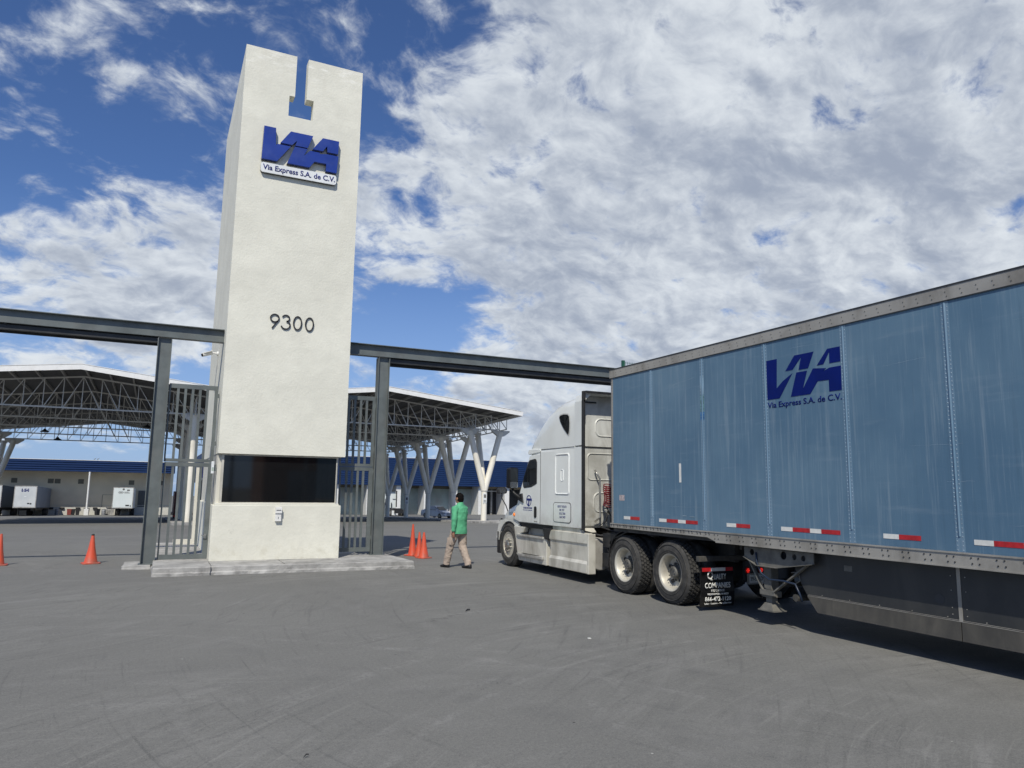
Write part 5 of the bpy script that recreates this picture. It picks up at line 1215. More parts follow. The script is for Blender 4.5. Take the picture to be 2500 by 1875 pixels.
mb = MB(); mb.prism(rrect(8.63, 8.99, .36, .53, .02, 3), 'y', 9.32, 9.335); np_ = mb.build('number_plate', M_rail, tk)
mb = MB(); mb.box(8.665, 8.955, 9.312, 9.319, .385, .505); np2 = mb.build('plate_face', M_refw, np_)
text('plate_writing', '39-ES-5D', M_black, np_, (8.68, 9.311, .415), (1, 0, 0), (0, 0, 1), .255, .062, .002, bold=.0)
# wheels
for s_, xo in ((-1, 7.655), (1, CX*2-7.655)):
    for cy in (10.05, 11.37): drive_wheel(tk, s_, xo, cy)
    steer_wheel(tk, s_, XS-.01 if s_ == -1 else CX*2-XS+.01, 16.31)

# ------------------------------------------------------------------ blue semi-trailer
TXL, TXR, TYF, TYR = 7.62, 10.22, 11.80, -4.35
tl = thing('semi_trailer', ((TXL+TXR)/2, 4.0, 0), 'long faded blue box trailer with big VIA lettering behind the white truck', 'trailer')
zB, zT, zR = 1.215, 3.905, 4.07
seams = [10.45-1.338*i for i in range(12)]
mb = MB(); mb.box(TXL+.012, TXR-.012, TYR, TYF-.12, zB-.02, zT+.02); body = mb.build('box', M_fbluet, tl)
mb = MB(); mb.box(TXL+.14, TXR-.14, TYF-.119, TYF, zB, zT+.1); mb.build('front_wall', M_alu, tl)
mb = MB()
for xx, s_ in ((TXL, 1), (TXR, -1)):
    pl = [(xx+s_*(.14-.14*sin(R(a))), TYF-.13+.13*cos(R(a))) for a in range(0, 91, 15)]+[(xx, TYF-.16), (xx+s_*.03, TYF-.16), (xx+s_*.14, TYF-.10)]
    mb.prism(pl, 'z', zB-.02, zR-.01)
mb.build('corner_post', M_rail, tl)
mb = MB()
for i in range(52): mb.lathe([(-.004, .0001), (-.002, .007), (.001, .008)], (TXL, TYF-.150, zB+.03+i*.053), 'x', 6)
mb.build('rivet_row', M_alu, tl)
edges = [TYF-.16]+seams+[TYR]
for i in range(len(edges)-1):
    a, b = edges[i], edges[i+1]
    mb = MB(); mb.box(TXL, TXL+.011, b+.045, a-.045 if i else a, zB, zT); mb.build('side_panel', M_fbluet, tl)
M_seam = trailer_mat("trailer_seam", (0.12, 0.21, 0.30), (0.15, 0.24, 0.33), (0.33, 0.41, 0.48), .8)
M_seamw = mat("worn_seam", (.20, .30, .38), .5, var=.4, vscale=9, stretch=(1, 1, .3), dirt=(.03, .10, .28), dirt_amt=.6)
M_rivet = mat("rivet_head", (.30, .39, .46), .45, metal=.1, var=.3)
for i, y in enumerate(seams):
    mb = MB(); mb.box(TXL-.003, TXL+.010, y-.047, y+.047, zB, zT); sp_ = mb.build('seam_strip', M_seam, tl)
    mb = MB(); mb.tube((TXL-.001, y, zB+.17), (TXL-.001, y, zT-.02), .013, 10); mb.build('seam_rib', M_seam, sp_, smooth=True, auto=40)
    if i < 9:
        mb = MB()
        for k in range(59):
            z = zB+.03+k*.0455
            for dy in (-.031, .031): mb.add([(TXL-.003, y+dy-.006, z-.006), (TXL-.003, y+dy+.006, z-.006), (TXL-.003, y+dy+.006, z+.006), (TXL-.003, y+dy-.006, z+.006), (TXL-.008, y+dy, z)], [(1, 0, 4), (2, 1, 4), (3, 2, 4), (0, 3, 4)])
        mb.build('rivet_row', M_rivet, sp_)
    if i == 1:
        mb = MB(); z = 2.98
        mb.m = 0; mb.box(TXL-.0045, TXL-.0035, y-.045, y+.045, 3.32, 3.62); mb.m = 1; mb.box(TXL-.0045, TXL-.0035, y-.045, y+.045, 3.05, 3.31); mb.m = 2; mb.box(TXL-.0045, TXL-.0035, y-.045, y+.045, 2.92, 3.04)
        mb.build('peeling_sticker', [M_seamw, mat('sticker_green', (.10, .22, .24), .5, var=.5, vscale=14), mat('sticker_blue', (.02, .14, .36), .5, var=.4, vscale=9)], sp_)
# top and bottom rails
mb = MB(); mb.box(TXL-.012, TXL+.03, TYR, TYF-.06, zT, zR-.012); mb.box(TXR-.03, TXR+.012, TYR, TYF-.06, zT, zR-.012); mb.box(TXL+.1, TXR-.1, TYF-.04, TYF+.012, zT, zR-.012); tr_ = mb.build('top_rail', M_rail, tl)
mb = MB(); mb.box(TXL-.018, TXL+.04, TYR, TYF-.05, zR-.012, zR+.006); mb.box(TXL-.014, TXL-.010, TYR, TYF-.06, zT-.006, zT+.006); mb.build('rail_edge', M_dark, tr_)
mb = MB(); y = TYF-.3
while y > -2:
    for dz_ in (.045, .095): mb.tube((TXL-.0125, y+dz_*.3, zT+dz_), (TXL-.016, y+dz_*.3, zT+dz_), .007, 6)
    y -= .17
mb.build('rail_rivet', M_hub, tr_)
mb = MB(); mb.box(TXL+.02, TXR-.02, TYR, TYF-.02, zR-.03, zR-.014); mb.build('roof', M_alu, tl)
mb = MB()
mb.prism([(TYF-.08, zB), (TYF-.08, 1.145), (9.05, 1.130), (8.86, 1.075), (TYR, 1.065), (TYR, zB)], 'x', TXL-.016, TXL+.02)
mb.prism([(TYF-.08, zB), (TYF-.08, 1.145), (9.05, 1.130), (8.86, 1.075), (TYR, 1.065), (TYR, zB)], 'x', TXR-.02, TXR+.016)
mb.box(TXL-.026, TXL-.014, TYR, TYF-.08, zB-.008, zB+.010); mb.box(TXL-.024, TXL-.014, TYR, 8.86, 1.063, 1.078)
br = mb.build('bottom_rail', M_rail, tl)
mb = MB(); y = TYF-.2; k = 0
while y > -2:
    dz_ = (1.172, 1.195) if y > 8.9 else (1.118, 1.175)
    for q_ in (0, .075):
        for j, z in enumerate(dz_): mb.tube((TXL-.0165, y+q_+j*.01, z), (TXL-.022, y+q_+j*.01, z), .0085, 6)
    y -= .2 if y > 8.9 else .26
mb.build('rail_bolt', M_dark, br)
# reflective tape
def tape(y0, segs):
    y = y0
    for c_, L in segs:
        mb = MB(); mb.box(TXL-.0035, TXL-.0005, y-L+.001, y, 1.308, 1.362); mb.build('reflective_tape', M_red if c_ == 'r' else M_refw, tl); y -= L
tape(11.30, [('w', .20), ('r', .28)]); tape(10.26, [('w', .20), ('r', .30), ('w', .19), ('r', .29)]); tape(8.63, [('w', .20), ('r', .28)])
tape(7.57, [('w', .20), ('r', .29), ('w', .18), ('r', .29)]); tape(6.01, [('w', .20), ('r', .27)]); tape(4.95, [('w', .20), ('r', .29), ('w', .2), ('r', .29)]); tape(3.3, [('w', .2), ('r', .28)])
mb = MB(); mb.box(TXL-.003, TXL-.0005, 9.665, 9.715, 1.955, 2.26); mb.build('white_marker_strip', M_refw, tl)
mb = MB(); mb.box(TXL-.003, TXL-.0005, 11.28, 11.44, 1.635, 1.735); st_ = mb.build('sticker', mat('pink_sticker', (.42, .36, .36), .6, var=.3, vscale=20), tl)
mb = MB(); mb.box(TXL-.004, TXL-.001, 9.35, 9.47, 1.415, 1.425); mb.box(TXL-.004, TXL-.001, 9.55, 9.64, 1.425, 1.434); mb.build('scratch', M_rivet, tl)
rs = random.Random(11); M_scr = mat('scratch_bare', (.24, .32, .39), .55, var=.3)
for (y, z, L, a_) in ((11.2, 1.52, .5, .03), (10.0, 1.56, 1.0, .02), (8.6, 1.50, .35, .06), (7.3, 3.75, .5, -.03), (5.9, 3.30, .55, .05), (5.6, 2.35, .6, .0), (5.2, 1.95, .3, .02), (4.6, 1.52, .7, .01), (4.4, 3.55, .45, .08), (9.9, 3.55, .6, .1), (3.9, 2.3, .5, .3)):
    mb = MB(); pts = [(y-L*i/8, z+a_*L*i/8+rs.uniform(-.004, .004)) for i in range(9)]
    for (p, q_) in zip(pts, pts[1:]):
        w_ = rs.uniform(.001, .0028)
        mb.add([(TXL-.0012, p[0], p[1]), (TXL-.0012, q_[0], q_[1]), (TXL-.0012, q_[0], q_[1]+w_), (TXL-.0012, p[0], p[1]+w_)], [(0, 1, 2, 3)])
    mb.build('scratch', M_scr, tl)
# VIA lettering
VIA = [[(7.735, 3.64), (7.54, 3.64), (7.56, 3.23), (7.44, 3.32), (7.27, 3.405), (7.51, 3.09), (7.735, 3.09)],
       [(7.39, 3.45), (7.225, 3.64), (6.90, 3.64), (7.00, 3.435), (7.16, 3.435), (7.11, 3.60), (7.265, 3.45)],
       [(7.20, 3.405), (7.02, 3.405), (7.10, 3.17), (6.92, 3.42), (6.71, 3.395), (6.76, 3.36), (6.655, 3.395), (6.48, 3.395), (6.485, 3.09), (6.675, 3.09), (6.675, 3.24), (6.85, 3.245), (6.98, 3.09), (7.31, 3.09)],
       [(6.855, 3.45), (6.68, 3.64), (6.485, 3.64), (6.485, 3.45), (6.655, 3.45), (6.65, 3.60), (6.75, 3.45)]]
for pl in VIA:
    mb = MB(); plate(mb, [(-a, b) for a, b in pl], (TXL-.0005, 0, 0), (0, -1, 0), (0, 0, 1), .004)
    mb.build('printed_letter', M_logo, tl)
text('side_writing', 'Via Express S.A. de C.V.', M_logo, tl, (TXL-.0008, 7.735, 2.945), (0, -1, 0), (0, 0, 1), 1.245, .105, .003, bold=.012)
# floor frame
mb = MB(); mb.box(TXL+.05, TXR-.05, TYR, TYF-.1, zB-.14, zB-.03); y = 8.6
while y > -4: mb.box(TXL+.25, TXR-.25, y, y+.05, zB-.24, zB-.141); y -= .32
mb.box(8.3, 9.55, 8.9, 11.7, zB-.165, zB-.141); mb.build('floor_frame', M_under, tl)
# landing gear
lgx = 7.86
mb = MB()
# bracket plate with round holes: ring of quads around each hole
def plate_holes(mb, y0, y1, z0, z1, holes, x0, x1):
    ys = sorted({y0, y1}|{h[0]-h[2]*1.25 for h in holes}|{h[0]+h[2]*1.25 for h in holes})
    for a, b in zip(ys, ys[1:]):
        h = [q for q in holes if abs((a+b)/2-q[0]) < q[2]]
        if not h: mb.prism([(a, z0), (b, z0), (b, z1), (a, z1)], 'x', x0, x1); continue
        hy, hz, hr = h[0]; n_ = 16
        sq = []
        for i in range(n_+1):
            t = 2*pi*i/n_+pi/4; c_, s_ = cos(t), sin(t); m_ = max(abs(c_), abs(s_)); yy = hy+(b-a)/2*c_/m_; zz_ = (hz+(z1-hz)*s_/m_) if s_ > 0 else (hz+(hz-z0)*s_/m_); sq.append(((hy+hr*c_, hz+hr*s_), (yy, zz_)))
        for i in range(n_): mb.prism([sq[i][0], sq[i][1], sq[i+1][1], sq[i+1][0]], 'x', x0, x1)
plate_holes(mb, 7.12, 8.37, .905, 1.045, [(8.22, .975, .045), (7.63, .975, .055), (7.44, .97, .038), (7.29, .965, .038)], 7.70, 7.715)
mb.prism([(8.37, .9045), (8.12, .80), (7.75, .80), (7.12, .9045)], 'x', 7.70, 7.715); mb.prism([(8.37, .9), (8.12, .795), (7.75, .795), (7.12, .9), (7.12, .909), (7.75, .806), (8.12, .806), (8.37, .909)], 'x', 7.67, 7.6995)
gr = mb.build('landing_gear_bracket', M_gear, tl, fix=True)
for x_ in (lgx-.07, 9.75):
    mb = MB(); mb.box(x_, x_+.14, 7.96, 8.10, .46, 1.06); g_ = mb.build('landing_leg', M_gear, tl, bevel=.008)
    mb = MB(); mb.box(x_+.015, x_+.125, 7.975, 8.085, .30, .459); mb.box(x_-.02, x_+.16, 7.93, 8.13, .375, .455); mb.build('inner_leg', M_gear, g_, bevel=.006)
    mb = MB(); mb.add([(x_-.04, 7.90, .205), (x_+.18, 7.90, .205), (x_+.18, 8.16, .205), (x_-.04, 8.16, .205), (x_+.0, 7.97, .30), (x_+.14, 7.97, .30), (x_+.14, 8.09, .30), (x_+.0, 8.09, .30)], [(3, 2, 1, 0), (4, 5, 6, 7), (0, 1, 5, 4), (1, 2, 6, 5), (2, 3, 7, 6), (3, 0, 4, 7)])
    mb.box(x_-.05, x_+.19, 7.88, 8.18, .190, .206); mb.build('foot', M_gear, g_)
    mb = MB(); mb.bar((x_-.03, 8.33, .86), (x_-.03, 8.08, .47), .045, .02); mb.bar((x_-.03, 7.20, .93), (x_-.03, 7.88, .46), .055, .02); mb.box(x_-.05, x_-.01, 7.86, 8.13, .41, .48); mb.build('brace', M_gear, g_)
mb = MB(); mb.box(lgx+.07, 9.75, 8.0, 8.06, .50, .56); mb.tube((lgx, 7.6, .42), (9.8, 7.6, .42), .05, 8); mb.build('cross_brace', M_under, tl)
mb = MB(); mb.path([(7.69, 8.13, .98), (7.69, 8.12, .85), (7.70, 8.05, .70), (7.70, 7.9, .63), (7.70, 7.65, .64), (7.71, 7.45, .62), (7.73, 7.40, .50), (7.75, 7.38, .40)], .014, 8); mb.build('hose', M_bluehose, tl, smooth=True)
mb = MB(); mb.path([(7.8, 7.6, .75), (7.8, 7.48, .77), (7.8, 7.45, .66), (7.8, 7.52, .62)], .009, 6); mb.build('crank_handle', M_gear, tl)
# side skirts
for s_ in (-1, 1):
    x = TXL+.185 if s_ == -1 else TXR-.205
    mb = MB(); mb.prism([(7.62, 1.07), (7.50, .72), (7.34, .485), (5.285, .485), (5.285, 1.07)], 'x', x, x+.02); sk = mb.build('side_skirt', M_skpanel, tl)
    mb = MB(); mb.prism([(5.255, 1.07), (5.255, .485), (-1.2, .485), (-1.2, 1.07)], 'x', x, x+.02); sk2 = mb.build('side_skirt', M_skpanel, tl)
    mb = MB(); mb.box(x-.006, x+.02, 5.25, 5.29, .485, 1.06); mb.build('joint_trim', M_rail, sk)
    mb = MB(); mb.prism([(7.34, .480), (7.18, .29), (5.275, .285), (5.275, .480)], 'x', x-.008, x+.012); mb.build('rubber_strip', M_skrub, sk)
    mb = MB(); mb.prism([(5.262, .480), (5.262, .285), (-1.2, .285), (-1.2, .480)], 'x', x-.010, x+.010); mb.build('rubber_strip', M_skrub, sk2)
    mb = MB(); mb.box(x-.007, x, -1.2, 7.33, .482, .488); mb.box(x-.007, x, -1.2, 7.32, .496, .500); mb.build('skirt_seam', M_rail, sk)
    mb = MB(); yy = 7.1
    while yy > 0:
        mb.tube((x-.004, yy, .515), (x, yy, .515), .006, 6); yy -= .42
    for z in (.55, .62, .80, .95):
        for dy in (-.07, .09): mb.tube((x-.004, 5.27+dy, z), (x, 5.27+dy, z), .006, 6)
    mb.build('screw', M_rail, sk)
    if s_ == -1:
        mb = MB(); mb.box(x-.003, x-.0005, 6.62, 6.74, .86, .93); mb.build('label_plate', M_gear, sk)
        mb = MB(); mb.prism([(5.50+.055*cos(2*pi*i/20), .69+.055*sin(2*pi*i/20)) for i in range(20)], 'x', x-.0022, x-.0005); mb.build('rubbed_spot', mat('rubbed_grey', (.045, .047, .05), .7), sk)
# rear axles of the trailer (behind the camera, they stand on the ground)
mb = MB()
for y in (-1.9, -3.15): mb.tube((7.9, y, .507), (9.95, y, .507), .07, 10)
mb.box(8.4, 9.5, -3.6, -1.4, .6, 1.07); mb.build('bogie', M_under, tl)
for s_, xo in ((-1, 7.66), (1, 10.18)):
    for cy in (-1.9, -3.15):
        mb = MB(); x0 = xo if s_ < 0 else xo-.58
        mb.lathe([(.035, .28), (0, .31), (0, .42), (.04, .49), (.05, .502), (.53, .502), (.54, .49), (.58, .42), (.58, .31), (.545, .28)], (x0, cy, .507), 'x', 32, closed=True); wh_ = mb.build('wheel', M_rubber, tl, smooth=True, auto=38)
        mb = MB(); mb.lathe([(.10 if s_ < 0 else .48, .285), (.2 if s_ < 0 else .38, .15), (.1 if s_ < 0 else .48, .1), (.1 if s_ < 0 else .48, .0001)], (x0, cy, .507), 'x', 24); mb.build('rim', M_rim, wh_, smooth=True)

# ------------------------------------------------------------------ parked tractor at the far dock
dt = thing('parked_tractor', (34.3, 112, zg(112)), 'white bobtail tractor parked at the far shed with white mud flaps', 'truck')
gz = zg(115)
mb = MB(); mb.loft([[(x-.2, y, z+gz) for x, y, z in [(33.0, 117.5, 1.15), (33.0, 117.5, 3.3), (33.2, 117.5, 3.85), (35.3, 117.5, 3.85), (35.5, 117.5, 3.3), (35.5, 117.5, 1.15)]], [(x-.2, y, z+gz-.06) for x, y, z in [(33.0, 119.6, 1.15), (33.0, 119.6, 3.1), (33.25, 119.6, 3.6), (35.25, 119.6, 3.6), (35.5, 119.6, 3.1), (35.5, 119.6, 1.15)]], [(x-.2, y, z+gz-.1) for x, y, z in [(33.1, 121.2, 1.1), (33.1, 121.2, 1.8), (33.3, 121.2, 2.0), (35.2, 121.2, 2.0), (35.4, 121.2, 1.8), (35.4, 121.2, 1.1)]]])
mb.build('cab', M_trwhite2, dt, bevel=.05)
mb = MB(); mb.box(32.75, 35.35, 117.2, 117.48, gz+3.82, gz+3.9); mb.box(32.72, 32.82, 117.2, 117.5, gz+1.3, gz+3.82); mb.box(35.27, 35.37, 117.2, 117.5, gz+1.3, gz+3.82); mb.box(33.5, 33.56, 117.4, 117.49, gz+1.6, gz+2.6); mb.box(34.7, 35.2, 117.4, 117.49, gz+2.55, gz+2.6); mb.build('rear_trim', M_black, dt)
mb = MB(); mb.tube((33.35, 117.3, gz+1.2), (33.35, 117.3, gz+2.0), .1, 8); mb.tube((34.5, 117.3, gz+1.2), (34.5, 117.3, gz+2.0), .08, 8); mb.build('exhaust', M_black, dt)
mb = MB(); mb.box(33.7, 33.85, 111.2, 117.5, gz+.7, gz+1.05); mb.box(34.5, 34.65, 111.2, 117.5, gz+.7, gz+1.05); mb.box(33.3, 35.0, 113, 114.2, gz+1.05, gz+1.2); mb.box(33.2, 35.1, 111.1, 111.3, gz+.5, gz+1.1); mb.build('chassis', M_black, dt)
for yy in (112.3, 113.7, 120.2):
    for xx in (32.95, 34.75):
        mb = MB(); mb.lathe([(0, .2), (0, .44), (.05, .5), (.5, .5), (.55, .44), (.55, .2)], (xx-.1, yy, zg(yy)+.5), 'x', 20); wl = mb.build('wheel', M_rubber, dt)
        mb = MB(); mb.lathe([(-.01, .0001), (-.01, .24), (.02, .28)], (xx-.1, yy, zg(yy)+.5), 'x', 16); mb.build('rim', M_rim, wl)
for xx in (32.85, 34.75):
    mb = MB(); mb.box(xx, xx+.66, 111.35, 111.38, zg(111)+.12, zg(111)+.82); mb.build('mud_flap', M_signwhite, dt)

# ------------------------------------------------------------------ silver sedan
O0 = (0, 0, 0)
cr_ = thing('sedan', (31.9, 88.5, zg(88.0)), 'silver four door sedan parked between canopy columns', 'car', rz=R(-90+22))
# local frame: +X forward, Y left, Z up
def cs(x, wd, z0, z1, wt=None, n=6):
    wt = wt or wd*.9
    return [(x, -wd, z0), (x, -wd, z0+(z1-z0)*.55), (x, -wt, z1), (x, wt, z1), (x, wd, z0+(z1-z0)*.55), (x, wd, z0)]
mb = MB(); mb.loft([cs(-2.2, .74, .38, .84, .66), cs(-2.12, .82, .24, .96, .72), (cs(-1.3, .85, .2, 1.0, .76)), cs(0, .85, .19, .93, .78), cs(.95, .85, .2, .93, .76), cs(1.7, .83, .22, .83, .66), cs(2.12, .76, .24, .70, .58), cs(2.22, .64, .30, .58, .5)])
bd = mb.build('body', M_car, cr_, org=O0, smooth=True, auto=38, bevel=.03)
mb = MB(); mb.loft([cs(-1.75, .70, .95, .99, .66), cs(-1.15, .73, .93, 1.40, .56), cs(-.3, .74, .92, 1.49, .58), cs(.35, .74, .92, 1.45, .57), cs(1.15, .72, .90, .95, .66)])
mb.build('roof', M_car, cr_, org=O0, smooth=True, auto=38)
mb = MB()
mb.add([(1.13, -.64, .965), (1.13, .64, .965), (.42, .53, 1.435), (.42, -.53, 1.435), (1.16, -.64, .965), (1.16, .64, .965), (.46, .53, 1.44), (.46, -.53, 1.44)], [(4, 5, 6, 7), (3, 2, 1, 0), (0, 1, 5, 4), (1, 2, 6, 5), (2, 3, 7, 6), (3, 0, 4, 7)])
mb.build('windscreen', M_glassdark, cr_, org=O0)
for s_ in (-1, 1):
    for xa, xb, xc, xd in ((.88, .06, .06, .36), (.0, -.78, -.72, .0), (-.84, -1.4, -1.12, -.79)):
        mb = MB(); y0, y1 = s_*.742, s_*.622; e = s_*.012
        mb.add([(xa, y0, .99), (xb, y0, .99), (xc, y1, 1.37), (xd, y1, 1.37), (xa, y0+e, .99), (xb, y0+e, .99), (xc, y1+e, 1.37), (xd, y1+e, 1.37)], [(0, 1, 2, 3), (4, 5, 6, 7), (0, 1, 5, 4), (1, 2, 6, 5), (2, 3, 7, 6), (3, 0, 4, 7)])
        mb.build('side_window', M_glassdark, cr_, org=O0, fix=True)
    mb = MB(); mb.prism([(1.72, s_*.66), (2.16, s_*.46), (2.20, s_*.66), (1.9, s_*.80)], 'z', .60, .75); mb.build('headlight', mat('lamp_lens', (.5, .52, .55), .12), cr_, org=O0, bevel=.02)
    mb = MB(); mb.prism([(2.05, s_*.52), (2.21, s_*.50), (2.17, s_*.72), (2.08, s_*.76)], 'z', .30, .40); mb.build('fog_lamp_recess', M_black, cr_, org=O0)
    mb = MB(); mb.prism([(.85, s_*.86), (.98, s_*.86), (.95, s_*1.0), (.83, s_*1.0)], 'z', .95, 1.08); mb.build('side_mirror', M_car, cr_, org=O0, bevel=.02)
    for xw in (1.38, -1.30):
        mb = MB(); mb.lathe([(0, .19), (0, .27), (.03, .305), (.16, .305), (.19, .27), (.19, .19)], (xw, s_*.86-.19 if s_ > 0 else -.86, .305), 'y', 24); wl = mb.build('wheel', M_rubber, cr_, org=O0)
        mb = MB(); mb.lathe([(0, .0001), (.0, .19)], (xw, s_*.868, .305), 'y', 16); mb.build('wheel_trim', M_rim, wl, org=O0, fix=True)
mb = MB(); mb.prism([(2.15, -.42), (2.235, -.38), (2.235, .38), (2.15, .42)], 'z', .50, .62); mb.prism([(2.17, -.5), (2.232, -.44), (2.232, .44), (2.17, .5)], 'z', .28, .36); mb.build('grille', M_black, cr_, org=O0)
mb = MB(); mb.box(2.236, 2.245, -.16, .16, .38, .48); mb.build('number_plate', M_signwhite, cr_, org=O0)
mb = MB(); mb.tube((-.9, 0, 1.45), (-1.05, 0, 1.62), .008, 5); mb.build('aerial', M_black, cr_, org=O0)

# ------------------------------------------------------------------ person
pc = Vector((6.43, 16.28, 0)); fw = Vector((-.42, .91, 0)).normalized(); lt = Vector((-fw.y, fw.x, 0))   # forward, left
def W(l, f, z): return pc+lt*l+fw*f+Vector((0, 0, z))
def ring(c, ax, rl, rf, n=14, up=None):
    """ellipse around axis ax, radii along the body's side direction and across it"""
    ax = Vector(ax).normalized(); a = lt-ax*lt.dot(ax); a = a.normalized(); b = ax.cross(a).normalized()
    return [tuple(c+a*cos(2*pi*i/n)*rl+b*sin(2*pi*i/n)*rf) for i in range(n)]
def limb(mb, pts, n=14):
    rings = []
    for i, (c, rl, rf) in enumerate(pts):
        d = pts[min(i+1, len(pts)-1)][0]-pts[max(i-1, 0)][0]; rings.append(ring(c, d, rl, rf, n))
    mb.loft(rings)
def skinned(o, voxel, smooth=3, sub=False):
    md = o.modifiers.new('remesh', 'REMESH'); md.mode = 'VOXEL'; md.voxel_size = voxel; md.use_smooth_shade = True
    ms = o.modifiers.new('smooth', 'SMOOTH'); ms.iterations = smooth; ms.factor = .5
    return o
ps = thing('person', tuple(pc), 'man in a green jacket and khaki trousers walking away beside the truck', 'person')
LF, RF = W(.115, .28, 0), W(-.09, -.22, 0)          # foot positions
hipL, hipR = W(.09, .02, .89), W(-.09, .0, .89)
kneeL, kneeR = W(.105, .19, .49), W(-.095, -.02, .48)
ankL, ankR = LF+Vector((0, 0, .10)), RF+Vector((0, 0, .105))
shL, shR = W(.185, -.02, 1.375), W(-.185, .03, 1.375)
elL, elR = W(.238, -.055, 1.10), W(-.240, .08, 1.10)
hdL, hdR = W(.232, -.03, .83), W(-.21, .20, .87)
mb = MB()
limb(mb, [(W(0, 0, .80), .13, .10), (W(0, 0, .95), .15, .11), (W(0, .01, 1.15), .14, .10), (W(0, 0, 1.34), .17, .095), (W(0, -.01, 1.42), .10, .07), (W(0, .01, 1.47), .055, .06), (W(0, .03, 1.53), .055, .06)])
# head, chin forward
for c in ([(W(0, .045, 1.475), .045, .055), (W(0, .045, 1.50), .062, .078), (W(0, .035, 1.55), .074, .092), (W(0, .028, 1.60), .077, .096), (W(0, .024, 1.645), .068, .085), (W(0, .022, 1.68), .040, .05)],): limb(mb, c)
limb(mb, [(W(0, .12, 1.585), .012, .012), (W(0, .142, 1.56), .018, .016), (W(0, .12, 1.545), .015, .012)], 8)   # nose
for s_ in (-1, 1): limb(mb, [(W(s_*.080, .02, 1.545), .010, .018), (W(s_*.086, .015, 1.575), .012, .026), (W(s_*.083, .012, 1.605), .008, .018)], 8)
for (a, b, c) in ((shL, elL, hdL), (shR, elR, hdR)): limb(mb, [(a, .055, .055), (a.lerp(b, .5), .046, .048), (b, .040, .040), (b.lerp(c, .5), .036, .034), (c, .026, .028)])
for (a, b, c) in ((hipL, kneeL, ankL), (hipR, kneeR, ankR)): limb(mb, [(a, .082, .09), (a.lerp(b, .5), .07, .075), (b, .052, .055), (b.lerp(c, .35), .052, .058), (c, .036, .04)])
# hands: palm, four fingers, thumb
def hand(mb, w_, e_, sd):
    d = (w_-e_).normalized(); d = (d*.6+Vector((0, 0, -1))*.8).normalized(); pl_ = w_+d*.045; side_ = fw*.95
    side_ = (side_-d*side_.dot(d)).normalized(); inn = d.cross(side_).normalized()*(1 if sd > 0 else -1)
    rings = [[tuple(w_+side_*cos(t)*.026+inn*sin(t)*.018) for t in [2*pi*i/10 for i in range(10)]], [tuple(pl_+side_*cos(t)*.040+inn*sin(t)*.015) for t in [2*pi*i/10 for i in range(10)]], [tuple(w_+d*.088+side_*cos(t)*.040+inn*sin(t)*.013) for t in [2*pi*i/10 for i in range(10)]]]
    mb.loft(rings)
    for k, (off_, L) in enumerate(((.031, .066), (.011, .076), (-.010, .070), (-.030, .054))):
        b0 = w_+d*.082+side_*off_; b1 = b0+d*L*.5+inn*.006; b2 = b1+(d*.8+inn*.5).normalized()*L*.5
        mb.path([b0, b1, b2], [.0088, .008, .0065], 8)
    t0 = w_+d*.03+side_*.028; t1 = t0+(d*.6+side_*.8).normalized()*.035; t2 = t1+(d+inn*.3).normalized()*.03
    mb.path([t0, t1, t2], [.011, .0095, .0075], 8)
hand(mb, hdL, elL, 1); hand(mb, hdR, elR, -1)
skinned(mb.build('body', M_skin, ps, smooth=True), .0055, 1)
mb = MB(); limb(mb, [(W(0, -.055, 1.495), .045, .020), (W(0, -.035, 1.53), .072, .062), (W(0, -.008, 1.575), .085, .093), (W(0, .012, 1.62), .087, .102), (W(0, .022, 1.665), .078, .095), (W(0, .02, 1.70), .050, .062), (W(0, .02, 1.713), .02, .025)])
hr_ = mb.build('hair', M_hair, ps, smooth=True); skinned(hr_, .012, 1)
dsp = hr_.modifiers.new('lumps', 'DISPLACE'); tx = bpy.data.textures.new('hair_lumps', 'CLOUDS'); tx.noise_scale = .03; dsp.texture = tx; dsp.strength = .014
mb = MB()
limb(mb, [(W(0, .0, .785), .195, .155), (W(0, .0, .86), .20, .155), (W(0, .01, 1.0), .20, .15), (W(0, .0, 1.15), .21, .145), (W(0, -.01, 1.28), .215, .135), (W(0, -.01, 1.36), .20, .115), (W(0, -.005, 1.41), .145, .09), (W(0, .0, 1.45), .085, .078), (W(0, .005, 1.485), .070, .075)], 20)
for (a, b, c) in ((shL, elL, hdL), (shR, elR, hdR)):
    a2 = a+Vector((0, 0, -.01)); limb(mb, [(a2+(W(0, 0, 1.36)-a2)*.3, .07, .08), (a2, .082, .085), (a2.lerp(b, .5), .070, .074), (b, .064, .066), (b.lerp(c, .5), .060, .060), (b.lerp(c, .80), .052, .052), (b.lerp(c, .97), .046, .046)])
jk = mb.build('jacket', M_jacket, ps, smooth=True); skinned(jk, .011, 4)
tx2 = bpy.data.textures.new('cloth_folds', 'CLOUDS'); tx2.noise_scale = .11; dsp = jk.modifiers.new('folds', 'DISPLACE'); dsp.texture = tx2; dsp.strength = .028
mb = MB(); limb(mb, [(W(0, 0, .778), .197, .156), (W(0, 0, .795), .198, .157)], 20); mb.build('jacket_hem', M_jacket, jk, smooth=True)
mb = MB()
limb(mb, [(W(0, 0, .74), .15, .13), (W(0, .01, .84), .165, .13), (W(0, .01, .93), .155, .12)], 18)
for (a, b, c, l_) in ((hipL, kneeL, ankL, .01), (hipR, kneeR, ankR, -.01)):
    limb(mb, [(a+Vector((0, 0, -.02)), .10, .12), (a.lerp(b, .5), .098, .108), (b, .086, .094), (b.lerp(c, .5), .082, .090), (b.lerp(c, .9), .076, .084), (c+Vector((0, 0, -.035)), .074, .084)])
